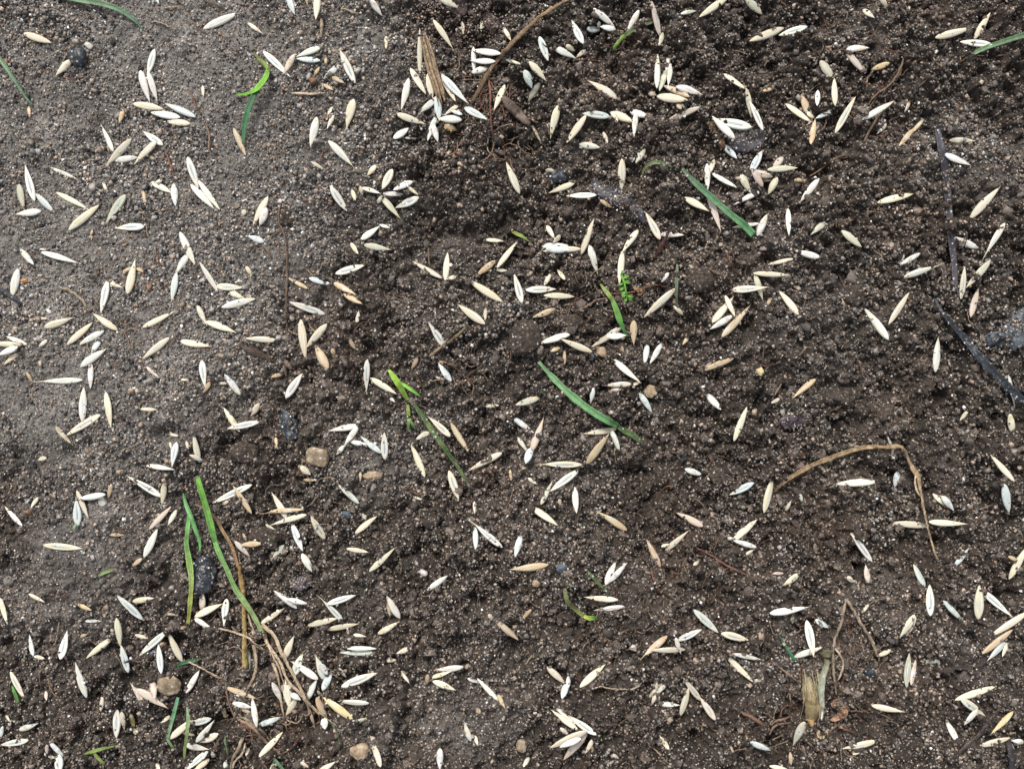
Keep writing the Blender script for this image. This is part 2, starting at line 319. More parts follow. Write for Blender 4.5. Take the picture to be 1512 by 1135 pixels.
SEEDS = """
@0,0
138 190 280 238 44 c
395 340 312 422 40 c
862 282 828 412 42 w+
785 402 835 568 46 w
828 405 876 560 38 w
750 582 905 608 44 c
1085 650 930 582 42 b
1000 655 850 630 46 w
1055 690 915 680 40 c
905 808 800 735 44 w+
630 840 565 700 36 w
728 782 600 918 46 g
645 898 765 880 40 w
868 795 750 915 42 c
688 615 665 690 34 t
160 597 166 658 26 t
190 1115 140 925 48 w+
105 1035 135 1172 44 g
205 1088 300 1185 40 b
290 940 425 998 24 w
320 1078 495 1170 34 c
575 1020 598 1072 22 c
800 1070 812 1150 24 t
695 1095 592 1245 48 g+
1050 885 1105 1045 46 w+
1070 1035 1190 1160 44 w
1112 1015 1222 1165 36 w
850 1020 955 1075 42 c
905 1005 870 1020 24 c
970 1032 980 1145 42 w
1132 478 1136 538 22 c
868 -15 890 25 24 b
@300,0
10 158 188 78 46 w
252 132 325 185 26 c
470 -20 510 80 40 b
580 -15 583 32 24 t
640 -25 630 105 44 c
928 -5 998 88 40 w
340 292 480 425 42 w+
508 308 450 412 38 p
650 268 520 318 40 w
645 335 518 325 38 b
685 322 685 362 22 t
648 378 620 422 26 t
742 385 672 440 42 b
722 430 782 462 30 t
665 470 725 503 26 t
845 458 768 290 46 w+
1022 205 1022 272 26 c
1148 445 1108 612 44 w
838 562 800 718 56 c
722 600 692 650 26 c
728 648 692 720 28 c
635 660 600 812 50 w
705 792 830 922 46 w
605 905 680 952 24 c
965 925 920 978 40 c
1055 950 1003 1052 48 c+
1165 1015 1065 1060 44 w
1088 640 1240 695 42 c
1068 772 1145 718 50 w
955 1012 968 1062 24 c
875 1040 892 1098 28 c
830 1062 850 1118 30 c
890 1050 988 1080 30 w
1010 1082 1115 1085 32 w
995 1095 1098 1218 42 c
975 1135 1000 1095 28 c
715 1050 800 1175 46 w+
358 1105 282 1250 48 c
352 1165 318 1258 46 w
1200 1105 1075 1162 48 w+
172 722 235 862 36 t
@600,0
180 -15 285 42 48 c
290 -15 338 38 36 c
155 118 255 265 40 c
75 405 75 170 32 c
25 388 105 520 42 c
120 418 145 550 44 c
200 420 270 560 44 c
205 430 340 575 46 b+
185 540 65 635 40 w
170 538 185 670 46 b
165 650 120 780 36 w
150 700 175 790 40 w
305 668 185 665 48 w
285 595 215 640 30 c
310 640 250 618 28 b
215 700 278 725 46 t
330 605 455 670 46 b+
420 112 418 175 28 c
545 158 582 225 30 c
315 130 318 190 22 t
375 270 380 425 34 w
520 300 370 282 44 w
490 345 360 340 42 w
450 370 360 395 44 w
560 335 640 360 24 c
745 210 790 335 46 b+
690 350 778 450 44 c
662 395 700 490 50 b+
745 440 685 540 40 g
548 480 492 610 40 c
825 268 945 325 44 w
895 250 940 280 34 c
1000 280 945 325 28 c
985 240 925 118 46 b+
1050 52 1160 150 40 w
1010 165 1085 170 48 b
1165 165 1085 150 38 w
1080 105 1080 145 26 b
1172 545 1020 452 50 c
845 598 805 768 48 c
1000 650 900 792 44 c
1130 650 990 635 46 b+
970 808 1075 825 42 c
1100 740 1125 800 28 c
630 1075 560 912 46 c
780 950 838 958 26 c
935 1025 798 1078 38 c
1055 1090 900 1095 36 w+
1085 1120 1150 1160 30 t
-5 772 48 775 16 c
10 1045 68 1090 26 c
-8 1010 10 1045 24 w
@900,0
162 65 95 185 38 w
280 195 238 15 38 p+
298 185 278 255 34 g
402 78 482 62 28 w
655 -10 508 92 44 c
765 -10 850 75 48 g
965 160 790 228 50 c
1095 155 950 200 42 w+
265 485 270 310 38 w
330 312 318 400 36 w
340 362 328 478 38 w
315 395 280 505 38 g
228 500 275 510 32 c
440 538 305 480 38 t
378 485 515 528 44 w
272 540 430 560 54 c
380 580 400 610 36 t
495 602 325 672 38 c
10 630 130 680 52 c
120 625 220 655 48 w+
138 660 128 780 38 w
0 655 35 705 30 c
200 835 148 908 34 g
70 895 68 1055 50 c
645 418 770 505 36 c
765 505 790 655 34 c
855 722 785 570 36 w+
990 585 1120 680 42 c
1095 525 1150 665 50 t
1105 630 1140 660 34 c
1125 800 1148 672 40 t
785 710 580 668 60 w+
675 788 560 675 50 w
640 812 710 885 42 b
790 960 850 848 46 b+
855 1040 795 950 42 p
965 880 915 945 46 p
890 948 1045 938 38 c
830 945 930 970 44 p
860 992 925 995 22 t
935 995 890 1080 46 c
1035 1005 1100 1008 26 t
585 895 555 970 36 c
545 920 548 1055 38 w+
580 975 705 1045 32 w
735 980 790 1080 44 c
840 1068 700 1140 34 w
1170 1000 1075 1118 44 w
422 1106 551 1177 44 c
551 1084 620 1285 46 p
845 510 890 475 20 t
860 508 918 495 24 t
@1200,0
250 -8 375 -4 20 w
375 -10 410 42 34 c
285 55 345 100 40 c
195 275 310 268 42 w
200 298 290 405 40 p
45 345 115 438 50 g
125 585 120 430 38 c
30 508 25 588 38 w
105 622 20 660 34 b
130 735 235 548 40 c+
280 668 440 575 38 w
430 350 335 385 36 t
545 565 515 625 26 t
410 692 360 748 28 w
560 735 620 668 28 t
560 725 485 815 36 t
768 785 905 788 38 g
745 865 878 922 48 b
695 210 895 155 44 c
912 210 1000 65 42 c
995 250 830 235 42 w+
380 1125 568 1078 44 c
885 1215 1045 1045 50 c
@0,300
225 45 92 62 46 w
390 145 548 15 48 c
798 130 645 140 46 w+
515 150 510 210 22 t
118 262 185 340 36 b
218 255 260 262 14 w
238 275 428 332 38 w
100 372 68 520 50 w
715 498 755 315 50 c
688 385 735 362 26 t
755 362 805 385 26 t
1008 168 1085 335 48 w
1048 290 982 395 42 w
985 395 960 542 42 b
618 448 685 472 26 c
600 440 565 605 46 w+
182 645 265 645 24 c
255 692 405 640 44 c
650 705 522 618 42 c
380 785 510 672 42 c
575 715 450 785 40 w
555 772 508 840 40 b
455 908 590 815 48 w
508 900 505 1028 38 w
452 988 235 995 38 wa
145 788 38 745 34 w
108 792 -30 785 38 c
95 805 -5 845 40 w
70 842 -5 900 32 c
262 765 218 802 26 c
148 945 185 1005 24 t
805 690 975 605 36 c
940 755 800 865 42 c
1015 772 1172 800 44 c
1105 575 1155 682 34 c
1012 985 1055 988 20 c
820 915 885 972 26 p
1128 885 1145 1025 44 w+
1165 1000 1130 1058 32 t
1212 485 1118 335 36 w
460 1212 468 1035 46 w
592 1062 620 1250 46 c
@300,300
235 38 218 72 34 t
335 215 248 182 42 b+
78 465 228 472 46 c+
150 500 230 530 38 c
112 580 285 535 46 w
240 355 275 410 30 c
585 478 470 415 26 t
595 418 688 455 36 b
695 452 715 452 20 w
745 392 892 350 46 w+
885 200 985 130 46 w
985 122 1042 138 24 w
905 235 1045 260 42 g
825 225 865 282 32 c
735 448 852 510 40 t
788 508 882 560 36 t
860 665 870 598 28 p
675 618 490 555 44 w+
20 662 178 720 44 c
400 765 222 755 38 c
545 660 570 860 54 c
685 680 582 800 46 c
695 918 628 798 56 t
720 815 738 855 30 t
820 768 850 815 30 t
915 882 912 1048 40 w+
940 980 1075 1062 40 c
1030 1070 1070 1110 24 w
465 1082 550 955 50 w+
445 952 380 970 28 t
455 930 462 960 22 t
205 1065 122 958 40 b
88 1005 140 1008 22 t
@600,300
192 415 42 330 34 c
218 425 230 282 40 c
275 412 222 425 28 c
492 325 392 405 40 t
510 355 615 220 36 c
508 372 565 378 28 c
445 205 540 212 28 c
785 128 830 200 36 c
862 178 820 220 34 g
762 240 900 238 42 w
965 255 770 268 40 c
785 258 905 262 44 b
980 278 1045 95 40 c
1025 245 1068 395 48 w
885 425 845 372 30 c
805 400 770 458 30 c
645 550 600 388 44 w+
675 485 830 480 44 w+
775 515 932 522 38 c
527 545 355 435 46 ca
432 670 295 572 50 c
250 595 295 598 20 c
442 588 440 655 24 c
828 592 708 638 38 t
212 798 125 668 46 w+
912 730 745 782 42 w
1030 828 862 758 40 c
752 730 790 745 18 c
855 805 808 828 30 t
882 822 884 900 24 t
1195 700 1040 800 38 c
62 868 30 925 28 t
170 885 225 890 20 t
248 990 180 895 40 b
165 972 205 980 18 p
738 1088 615 1125 44 g
1045 1035 1030 1115 32 w
445 1135 515 1128 22 c
@900,300
280 195 200 48 46 c+
288 175 410 178 36 w
155 155 70 275 40 c
72 275 55 445 42 c
828 178 878 68 44 w+
830 115 690 135 26 w
998 35 1003 175 36 w
1172 302 1035 265 40 wa
1020 312 890 342 26 c
812 392 995 402 32 c
820 400 862 535 38 c
690 485 880 470 44 c+
1052 615 938 478 44 c
900 530 880 568 26 t
330 390 290 440 32 w
362 482 200 630 46 c
408 618 358 575 28 c
580 660 690 525 46 c
648 520 698 628 32 c
680 632 565 702 40 w
635 740 780 578 44 t
135 660 135 788 48 t
55 700 -5 728 30 c
-10 745 90 738 44 w
440 748 408 790 28 t
212 788 195 900 38 b
290 788 228 892 40 w
68 800 78 850 22 t
90 805 105 850 24 t
28 880 170 1000 42 w
115 1010 -30 1018 36 c
165 1000 110 1025 22 c
60 1040 0 1048 24 p
685 868 520 935 40 t
1145 985 1025 1085 36 t
950 1092 905 1115 26 c
170 1065 235 1165 38 b
545 1068 620 1150 44 w+
1203 110 1128 172 42 g
@1212,300
120 158 222 242 48 c
870 250 755 190 40 w
1025 118 925 280 40 wa
945 325 820 465 46 g
800 525 820 360 38 c+
838 628 882 470 44 p
552 282 450 340 34 w
468 412 640 354 40 wa
385 668 490 505 38 c
372 752 235 575 48 w
645 935 660 755 50 wa
1048 960 1082 1140 26 w
@0,600
552 50 380 155 44 c+
315 118 402 212 30 c
258 285 215 298 30 c
788 15 875 18 26 c
950 155 1000 165 22 c
985 205 960 335 42 b+
950 200 958 240 16 c
825 330 972 352 32 w
895 498 715 390 42 w+
918 428 905 550 38 g
1112 305 1080 148 38 c
1125 300 1060 270 32 c
1040 195 1052 238 22 c
435 660 425 510 50 b+
430 475 490 618 36 c
582 492 440 515 40 b
622 438 605 508 30 t
120 662 28 560 28 w
212 508 175 560 26 c
250 775 450 792 42 c+
612 715 690 718 24 t
838 680 950 565 38 p
985 580 940 660 34 c
808 835 878 688 46 w
790 850 740 890 30 t
165 1050 248 1092 24 c
@300,600
312 -15 270 52 42 p
200 135 118 12 36 c
305 88 142 122 40 w+
405 175 412 225 22 t
862 108 705 135 40 w
862 115 785 225 38 w
785 220 745 268 30 w
820 200 912 215 34 w
990 258 880 170 38 b
1015 290 1012 150 46 w+
545 335 598 380 44 c
562 410 628 412 24 t
878 368 878 415 20 t
262 440 62 535 42 w+
265 592 170 450 38 t
108 545 155 520 26 c
868 540 755 435 34 w+
465 620 385 482 44 c
380 585 555 575 30 t
568 605 380 660 36 c
350 658 402 688 24 c
678 735 605 620 46 c+
885 600 910 632 26 c
850 708 972 610 38 c
498 660 552 800 44 b+
555 825 605 920 46 w+
450 775 390 842 36 g
318 765 215 772 36 t
180 755 258 835 34 p
222 710 240 750 20 t
805 795 915 812 30 c
935 915 1070 790 36 c
@600,600
240 162 125 58 42 c+
250 98 342 245 38 t
125 145 48 188 40 c
100 385 30 218 42 c
525 262 345 358 42 c
240 365 290 512 48 c+
600 65 708 145 36 b+
700 245 765 70 46 p
625 178 680 255 30 w
695 235 668 315 50 b
972 325 775 322 42 ca+
952 362 810 468 46 w+
755 542 815 418 32 c
578 350 585 412 20 t
680 400 730 432 28 c
855 512 860 555 26 t
940 455 950 590 42 w
698 560 842 660 44 c
40 502 98 522 20 c
380 532 382 598 24 c
530 782 385 660 42 wa+
385 680 388 805 36 b
640 720 608 835 40 b+
785 885 585 910 46 t
122 1022 225 948 36 w
1165 128 995 152 40 c
1012 315 1130 155 50 t
1225 685 1065 585 42 t
@900,600
10 135 55 245 36 w
698 185 765 10 40 c
425 350 512 380 40 w
800 428 675 492 42 b+
865 585 910 400 50 c
985 580 1015 525 24 c
1065 490 1075 530 24 g
515 665 370 590 44 p
318 800 440 695 36 c
285 775 332 762 22 c
282 890 210 748 38 t
695 745 820 635 44 c
660 735 695 738 24 c
815 785 695 748 34 w+
765 825 808 798 24 c
470 885 508 858 28 c
970 930 912 932 22 p
1058 935 968 1000 40 c
-20 990 35 865 46 w
5 975 95 875 36 w
@1212,600
828 25 785 78 28 c
1128 150 1110 35 44 c+
302 420 95 432 48 w
430 365 412 448 42 b
1075 412 945 265 36 c
1025 440 1050 585 52 b
630 490 688 550 30 c
678 502 742 580 40 w
605 665 398 650 44 c
612 645 812 655 40 c
282 860 172 712 38 w+
265 980 250 885 42 p
150 950 182 985 34 c
752 885 828 790 34 b
580 1000 520 885 44 b
1055 955 1160 770 42 c
1050 838 1100 860 26 t
@0,835
0 185 38 320 38 c
162 158 248 202 26 c
435 215 508 248 28 t
475 308 572 310 24 w
792 295 660 172 48 b+
725 210 840 190 38 c
930 270 995 275 20 c
650 300 670 445 42 c
715 590 678 450 44 b+
765 380 835 400 26 c
925 370 785 495 42 w+
905 430 940 428 30 t
1015 530 938 370 42 c
900 595 885 445 40 b+
618 408 485 512 38 c
185 500 165 388 34 b
190 508 245 518 28 c
340 515 375 365 50 w+
450 395 488 382 24 t
480 728 422 545 46 w
60 598 135 740 36 c+
255 700 260 750 24 p
572 738 560 810 30 c
795 775 722 660 38 p
770 690 930 790 50 p
850 642 865 750 42 p
1042 705 1110 590 38 w+
655 808 650 955 50 w+
680 820 695 915 38 c
720 835 740 912 36 o
748 910 760 940 26 t
112 915 212 880 40 w
152 975 5 1000 42 w+
35 835 62 872 24 c
14 898 2 965 26 b
280 988 355 1065 30 b
262 1000 262 1050 24 p
265 1055 310 1075 30 c
330 1058 328 1175 54 w+
945 842 898 880 28 c
952 962 1098 838 42 c
1175 855 1045 885 44 w+
1020 930 1085 945 26 t
1100 980 1195 865 38 w
1215 940 1120 985 44 c
1040 1000 1165 1025 44 w
1155 1040 1035 1145 40 w+
1165 1080 1070 1160 36 c
875 1100 890 1150 30 c
1010 350 1045 340 24 t
1128 245 1132 142 46 c
1095 280 1240 212 46 c
1088 300 1180 352 32 w
@300,835
130 190 115 332 44 w+
328 320 450 240 34 c
520 232 400 140 34 w
470 188 575 212 34 w
778 305 668 192 36 wa+
698 212 848 165 40 w+
592 332 742 295 40 c
695 355 862 325 38 c
838 385 908 395 24 c
982 378 1095 312 36 c
1095 288 1028 172 44 w
1030 210 1045 280 24 t
808 460 970 462 28 w
948 485 770 485 36 w
1150 460 1080 490 34 c
1022 530 1080 525 30 c
1110 598 1152 655 24 c
760 575 795 622 24 c
780 672 965 600 52 w+
920 765 760 755 40 w
865 862 922 855 24 c
828 852 675 738 48 y
508 610 555 490 54 w+
635 628 495 535 44 w
452 520 505 395 44 c
668 645 620 520 50 w
650 540 695 610 40 w
668 692 720 590 44 b+
580 745 632 640 42 w
465 628 478 780 58 c
388 655 440 760 36 w
520 745 465 832 44 g
490 715 545 748 44 w
635 740 690 860 44 t
630 715 640 740 24 c
675 850 680 910 52 w
690 915 750 925 34 p
130 680 305 745 34 t
170 765 275 790 38 w
208 795 268 822 30 t
298 890 275 742 36 w
300 900 425 855 36 b
110 790 125 850 36 t
318 1060 440 932 38 c
990 1115 935 950 44 c
255 1015 240 1058 26 c
640 1160 735 1095 38 c
125 1090 128 1140 34 w
415 1090 370 1145 36 g
18 1040 -5 1080 24 w
245 455 262 578 30 g
285 438 342 470 28 c
545 1095 590 1125 26 t
@600,835
312 566 165 582 40 w
145 622 250 590 28 c
152 645 272 692 40 c+
120 608 115 660 30 t
345 630 420 655 28 w
512 750 395 628 32 w+
512 722 552 795 32 t
358 975 325 875 38 b
382 948 400 1005 28 c
188 1022 188 1140 42 w+
505 312 622 410 38 t
700 242 648 298 28 t
460 270 480 300 28 p
790 568 890 660 42 c
895 660 870 738 46 b
905 618 905 680 32 w
975 672 1105 555 44 c
840 795 940 880 28 w
955 915 812 808 36 c
1055 940 912 840 44 w+
862 905 905 945 28 c
1005 930 880 1082 56 p
1000 925 810 1012 54 c
970 965 860 1010 40 w
1045 965 1000 1048 34 c
685 1070 655 1122 30 c
950 1075 975 1078 16 w
1175 190 998 175 38 c
1210 228 1050 250 36 w
@900,835
475 250 602 368 46 b+
382 415 510 358 40 w+
318 395 200 495 42 ta
415 468 240 472 38 c
370 405 398 490 30 w
630 378 775 415 46 c+
905 265 1105 232 44 w
1022 282 1022 320 28 c
695 492 840 522 28 w
650 498 795 642 36 c
862 640 795 640 28 c
508 748 415 630 38 c+
588 855 510 740 42 p+
400 828 442 685 44 c
278 770 390 778 34 w
225 728 330 655 38 c
258 642 255 685 22 c
255 725 238 772 28 c
330 1022 285 955 32 c
15 1050 52 1075 24 c
790 985 895 1028 40 b
985 1010 990 1075 26 t
1090 880 1030 1005 52 g
1035 508 1183 457 38 w
1103 312 1140 500 54 w+
898 1118 1015 1145 30 c
@1212,835
-28 302 42 345 42 b+
308 980 125 1020 44 c
178 1050 230 1025 24 c
5 760 5 858 24 w
612 272 608 112 52 w+
688 198 785 302 36 b
880 290 885 115 56 c
905 142 1065 282 44 w+
1150 262 935 400 46 c
908 485 1065 362 44 t
1025 430 932 528 44 b
1040 432 1015 505 30 c
522 278 445 398 44 c
526 285 480 388 36 c
390 470 315 505 34 c
480 670 495 485 48 g+
505 660 530 528 34 p
660 530 570 535 34 g
268 215 232 262 22 c
760 745 970 675 42 c
785 745 915 835 46 c+
870 805 805 885 38 w
292 782 462 815 38 c
768 985 695 855 42 w
1070 818 955 935 34 y
918 1018 1070 975 40 c
1130 985 1065 975 40 w
"""
# ------------------------------------------------------------------ landmarks for the labels
MARKS = [('the round black charcoal',117,86),('the black pointed flake',424,625),('the square brown pebble',468,675),('the brown pebble by the violet film',250,1008),
 ('the slate-blue stone',1482,490),('the splintered wood chip',640,97),('the straight orange straw',770,50),('the long bend of brown straw',1265,663),('the hanging end of brown straw',1375,775),
 ('the fat hollow stem',1198,1035),('the forked green sprout',370,135),('the lone grass blade at centre',870,600),('the green blade by the dark leaf',1065,305),
 ('the dark slate leaf',1100,210),('the big glossy charcoal',305,848),('the dusty dark blade',655,670),('the yellow forked shoot',590,565),('the feathery green weed',925,425),
 ('the thin upright blade',1000,430),('the long black stem',1437,517),('the curled olive shoot',855,898),('the small oval charcoal',825,262),('the tan wedge pebble',551,702),
 ('the flat purple-grey chip',1165,622),('the purple bark chip',445,858),('the short dark green blade',1162,956),('the lone tiny green tip',156,846),('the yellow-footed blade',280,845),
 ('the kinked bottom blade',252,1080),('the crossed lime sprig',146,1108),('the maroon leaf piece',645,8),('the arching top-left blade',170,12),('the left-edge blade',25,125),
 ('the top-right grass blade',1465,66),('the pale round pebble',960,578),('the yellow chip',1120,548),('the round blue pebble',829,838),('the white grain',935,955),
 ('the reddish bark piece',762,163),('the half-buried mossy blade',935,48),('the square hollow husk',1323,990),('the tiny lime shoot',768,348),('the orange grain',37,415),
 ('the forked pale root',115,445),('the small tan pebble',887,518),('the buried grey strip',1397,330),('the white round grain',1319,667),('the thin dark twig',1440,1085),('the dark curved leaf',915,300),
 ('the dry root tangle',430,1000),('the hairpin root',1260,925),('the curled green blade',965,248)]
COLN = {'w': 'white', 'c': 'cream', 'b': 'bluish white', 't': 'tan', 'p': 'pinkish', 'g': 'dull greyish', 'y': 'yellowish', 'o': 'olive'}
COLV = {'w': (0.74, 0.73, 0.67), 'c': (0.69, 0.63, 0.485), 'b': (0.59, 0.645, 0.635), 't': (0.52, 0.395, 0.25), 'p': (0.57, 0.475, 0.40), 'g': (0.47, 0.46, 0.36), 'y': (0.60, 0.50, 0.26), 'o': (0.26, 0.22, 0.09)}

def parse_seeds():
    out = []; k = 300 / 1135.0
    for l in SEEDS.strip().splitlines():
        if l[0] == '@': ox, oy = map(int, l[1:].split(',')); continue
        p = l.split(); a, b, c, d, wd = map(float, p[:5])
        out.append(dict(x1=ox + a * k, y1=oy + b * k, x2=ox + c * k, y2=oy + d * k, w=wd * k, f=p[5]))
    return out

# ------------------------------------------------------------------ seed meshes: unit length along X, blunt base at -0.5, pointed tip at +0.5
def seed_profile(t, a, b):
    f = (t ** a) * ((1 - t) ** b); tm = a / (a + b); return f / ((tm ** a) * ((1 - tm) ** b))
PROF = [(0.66, 0.95, 0.03, .05), (0.60, 0.82, -0.05, .02), (0.72, 1.15, 0.07, .08), (0.64, 0.80, 0.0, .0), (0.62, 1.2, -0.08, .05)]
def seed_geo(var, groove):
    a, b, bend, arch = PROF[var]
    NT, NR = 22, 18; V = []; F = []
    for i in range(NT):
        t = 0.5 - 0.5 * math.cos(math.pi * (0.02 + 0.97 * i / (NT - 1)))
        wv = max(seed_profile(t, a, b), 0.04)
        cy = bend * (math.sin(math.pi * t) - 0.5) ; cz = arch * (math.sin(math.pi * t) - .5)
        for j in range(NR):
            th = 2 * math.pi * j / NR; c, s = math.cos(th), math.sin(th)
            z = 0.5 * s
            if s > 0:
                z = 0.5 * s * (1 + 0.10 * math.cos(6 * th))
                if groove: z = 0.5 * s * (1 - 0.62 * math.exp(-(c / 0.42) ** 2) * min(1, 4 * t) * min(1, 3 * (1 - t)))
            rg_ = 1 + 0.035 * math.cos(9 * th) * (1 if s > -0.2 else 0)
            V.append((t - 0.5, (0.5 * c) * wv * rg_ + cy * 0.6, z * wv * rg_ + cz))
        if i:
            o0 = (i - 1) * NR; o1 = i * NR
            for j in range(NR):
                j2 = (j + 1) % NR; F.append((o0 + j, o0 + j2, o1 + j2, o1 + j))
    F.append(tuple(range(NR - 1, -1, -1))); F.append(tuple((NT - 1) * NR + j for j in range(NR)))
    return V, F
def kernel_geo(var):
    a, b, bend, arch = PROF[var]
    V = []; F = []; NT = 14; NR = 8
    for i in range(NT):
        u = i / (NT - 1); t = 0.10 + 0.74 * u
        wv = seed_profile(t, a, b); k = 0.40 * max(0.03, math.sin(math.pi * u)) ** 0.55
        cy = bend * (math.sin(math.pi * t) - 0.5); cz = arch * (math.sin(math.pi * t) - .5)
        for j in range(NR):
            th = 2 * math.pi * j / NR
            V.append((t - 0.5, 0.5 * k * wv * math.cos(th) + cy * 0.6, (0.16 + 0.20 * math.sin(th) * k / 0.46) * wv + cz))
        if i:
            for j in range(NR):
                j2 = (j + 1) % NR; F.append(((i - 1) * NR + j, (i - 1) * NR + j2, i * NR + j2, i * NR + j))
    F.append(tuple(range(NR - 1, -1, -1))); F.append(tuple((NT - 1) * NR + j for j in range(NR)))
    return V, F
def bristle_geo():
    V = []; F = []; NT = 7; NR = 5
    for i in range(NT):
        u = i / (NT - 1); r = 0.085 * (1 - 0.85 * u)
        for j in range(NR):
            th = 2 * math.pi * j / NR; V.append((0.44 + 0.28 * u, r * math.cos(th) + 0.16 * u * u, r * math.sin(th) + 0.05 * u))
        if i:
            for j in range(NR):
                j2 = (j + 1) % NR; F.append(((i - 1) * NR + j, (i - 1) * NR + j2, i * NR + j2, i * NR + j))
    F.append(tuple(range(NR - 1, -1, -1))); F.append(tuple((NT - 1) * NR + j for j in range(NR)))
    return V, F
def seed_material(name, attr):
    m, n, b = mat(name, 0.5, 0.35)
    if attr: src = node(n, 'ShaderNodeAttribute', attribute_name='tone').outputs['Color']; rnd = None
    else: oi = node(n, 'ShaderNodeObjectInfo'); src = oi.outputs['Color']; rnd = oi.outputs['Random']
    tc = node(n, 'ShaderNodeTexCoord'); v = tc.outputs['Object']
    if attr:
        t = noise_tex(n, 900, 3.0, v, 0.6); t3 = noise_tex(n, 350, 2.0, v)
    else:
        cmb = node(n, 'ShaderNodeVectorMath', operation='MULTIPLY_ADD')
        n.links.new(v, cmb.inputs[0]); cmb.inputs[1].default_value = (1.3, 13.0, 3.0)
        vm = node(n, 'ShaderNodeVectorMath', operation='SCALE'); vm.inputs[0].default_value = (50, 31, 17); n.links.new(rnd, vm.inputs['Scale']); n.links.new(vm.outputs[0], cmb.inputs[2])
        t = noise_tex(n, 1.6, 4.0, cmb.outputs[0], 0.65)
        c3 = node(n, 'ShaderNodeVectorMath', operation='MULTIPLY_ADD'); n.links.new(v, c3.inputs[0]); c3.inputs[1].default_value = (2.4, 0.8, 0.8); n.links.new(vm.outputs[0], c3.inputs[2])
        t3 = noise_tex(n, 1.3, 2.0, c3.outputs[0])
    r = ramp(n, t.outputs[0], [(0.30, (0.62, 0.58, 0.50)), (0.47, (0.94, 0.93, 0.90)), (0.7, (1.18, 1.18, 1.18))])
    c = mixc(n, 1.0, src, r.outputs[0], 'MULTIPLY')
    r3 = ramp(n, t3.outputs[0], [(0.54, (0, 0, 0)), (0.74, (0.6, 0.6, 0.6))])
    c = mixc(n, r3.outputs[0], c, (0.62, 0.50, 0.30))
    r4 = ramp(n, t3.outputs[0], [(0.28, (0.6, 0.6, 0.6)), (0.44, (0, 0, 0))])
    c = mixc(n, r4.outputs[0], c, (0.56, 0.61, 0.58))
    if not attr:                                   # the husk is buff towards its stalk end
        sp = node(n, 'ShaderNodeSeparateXYZ'); n.links.new(v, sp.inputs[0])
        rr = ramp(n, sp.outputs[0], [(0.1, (0, 0, 0)), (0.5, (0.35, 0.35, 0.35))])
        ad = node(n, 'ShaderNodeMath', operation='ADD'); n.links.new(sp.outputs[0], ad.inputs[0]); ad.inputs[1].default_value = 0.0
        c = mixc(n, rr.outputs[0], c, (0.62, 0.50, 0.32))
    if not attr:                                   # the darker kernel showing through the middle of the husk
        ab = node(n, 'ShaderNodeMath', operation='ABSOLUTE'); n.links.new(sp.outputs[1], ab.inputs[0])
        ax = node(n, 'ShaderNodeMath', operation='ABSOLUTE'); n.links.new(sp.outputs[0], ax.inputs[0])
        ad2 = node(n, 'ShaderNodeMath', operation='MULTIPLY_ADD'); n.links.new(ax.outputs[0], ad2.inputs[0]); ad2.inputs[1].default_value = 0.55; n.links.new(ab.outputs[0], ad2.inputs[2])
        ad3 = node(n, 'ShaderNodeMath', operation='MULTIPLY_ADD'); n.links.new(t.outputs[0], ad3.inputs[0]); ad3.inputs[1].default_value = 0.35; n.links.new(ad2.outputs[0], ad3.inputs[2])
        kr = ramp(n, ad3.outputs[0], [(0.20, (0.62, 0.62, 0.62)), (0.42, (0, 0, 0))])
        c = mixc(n, kr.outputs[0], c, (0.46, 0.47, 0.40))
    n.links.new(c, b.inputs['Base Color'])
    b.inputs['Subsurface Weight'].default_value = 0.0
    bump(n, b, t.outputs[0], 0.35, 0.0002 if attr else 0.00012)
    return m
M_SEED = seed_material('seed_husk', False); M_SEEDA = seed_material('seed_husk_small', True)
M_KERN = simple('seed_kernel', [(0.3, (0.20, 0.23, 0.23)), (0.5, (0.38, 0.41, 0.40)), (0.7, (0.58, 0.58, 0.52))], 2.2, 0.45, 0.4, stretch=(1, 4, 1), bdist=0.0001, bst=.2)
SG = {(v, g): seed_geo(v, g) for v in range(5) for g in (0, 1)}
SM = {k: mesh_from('seed_mesh', *SG[k], M_SEED) for k in SG}
KM = [mesh_from('kernel_mesh', *kernel_geo(v), M_KERN) for v in range(5)]
BM = mesh_from('bristle_mesh', *bristle_geo(), M_SEED)

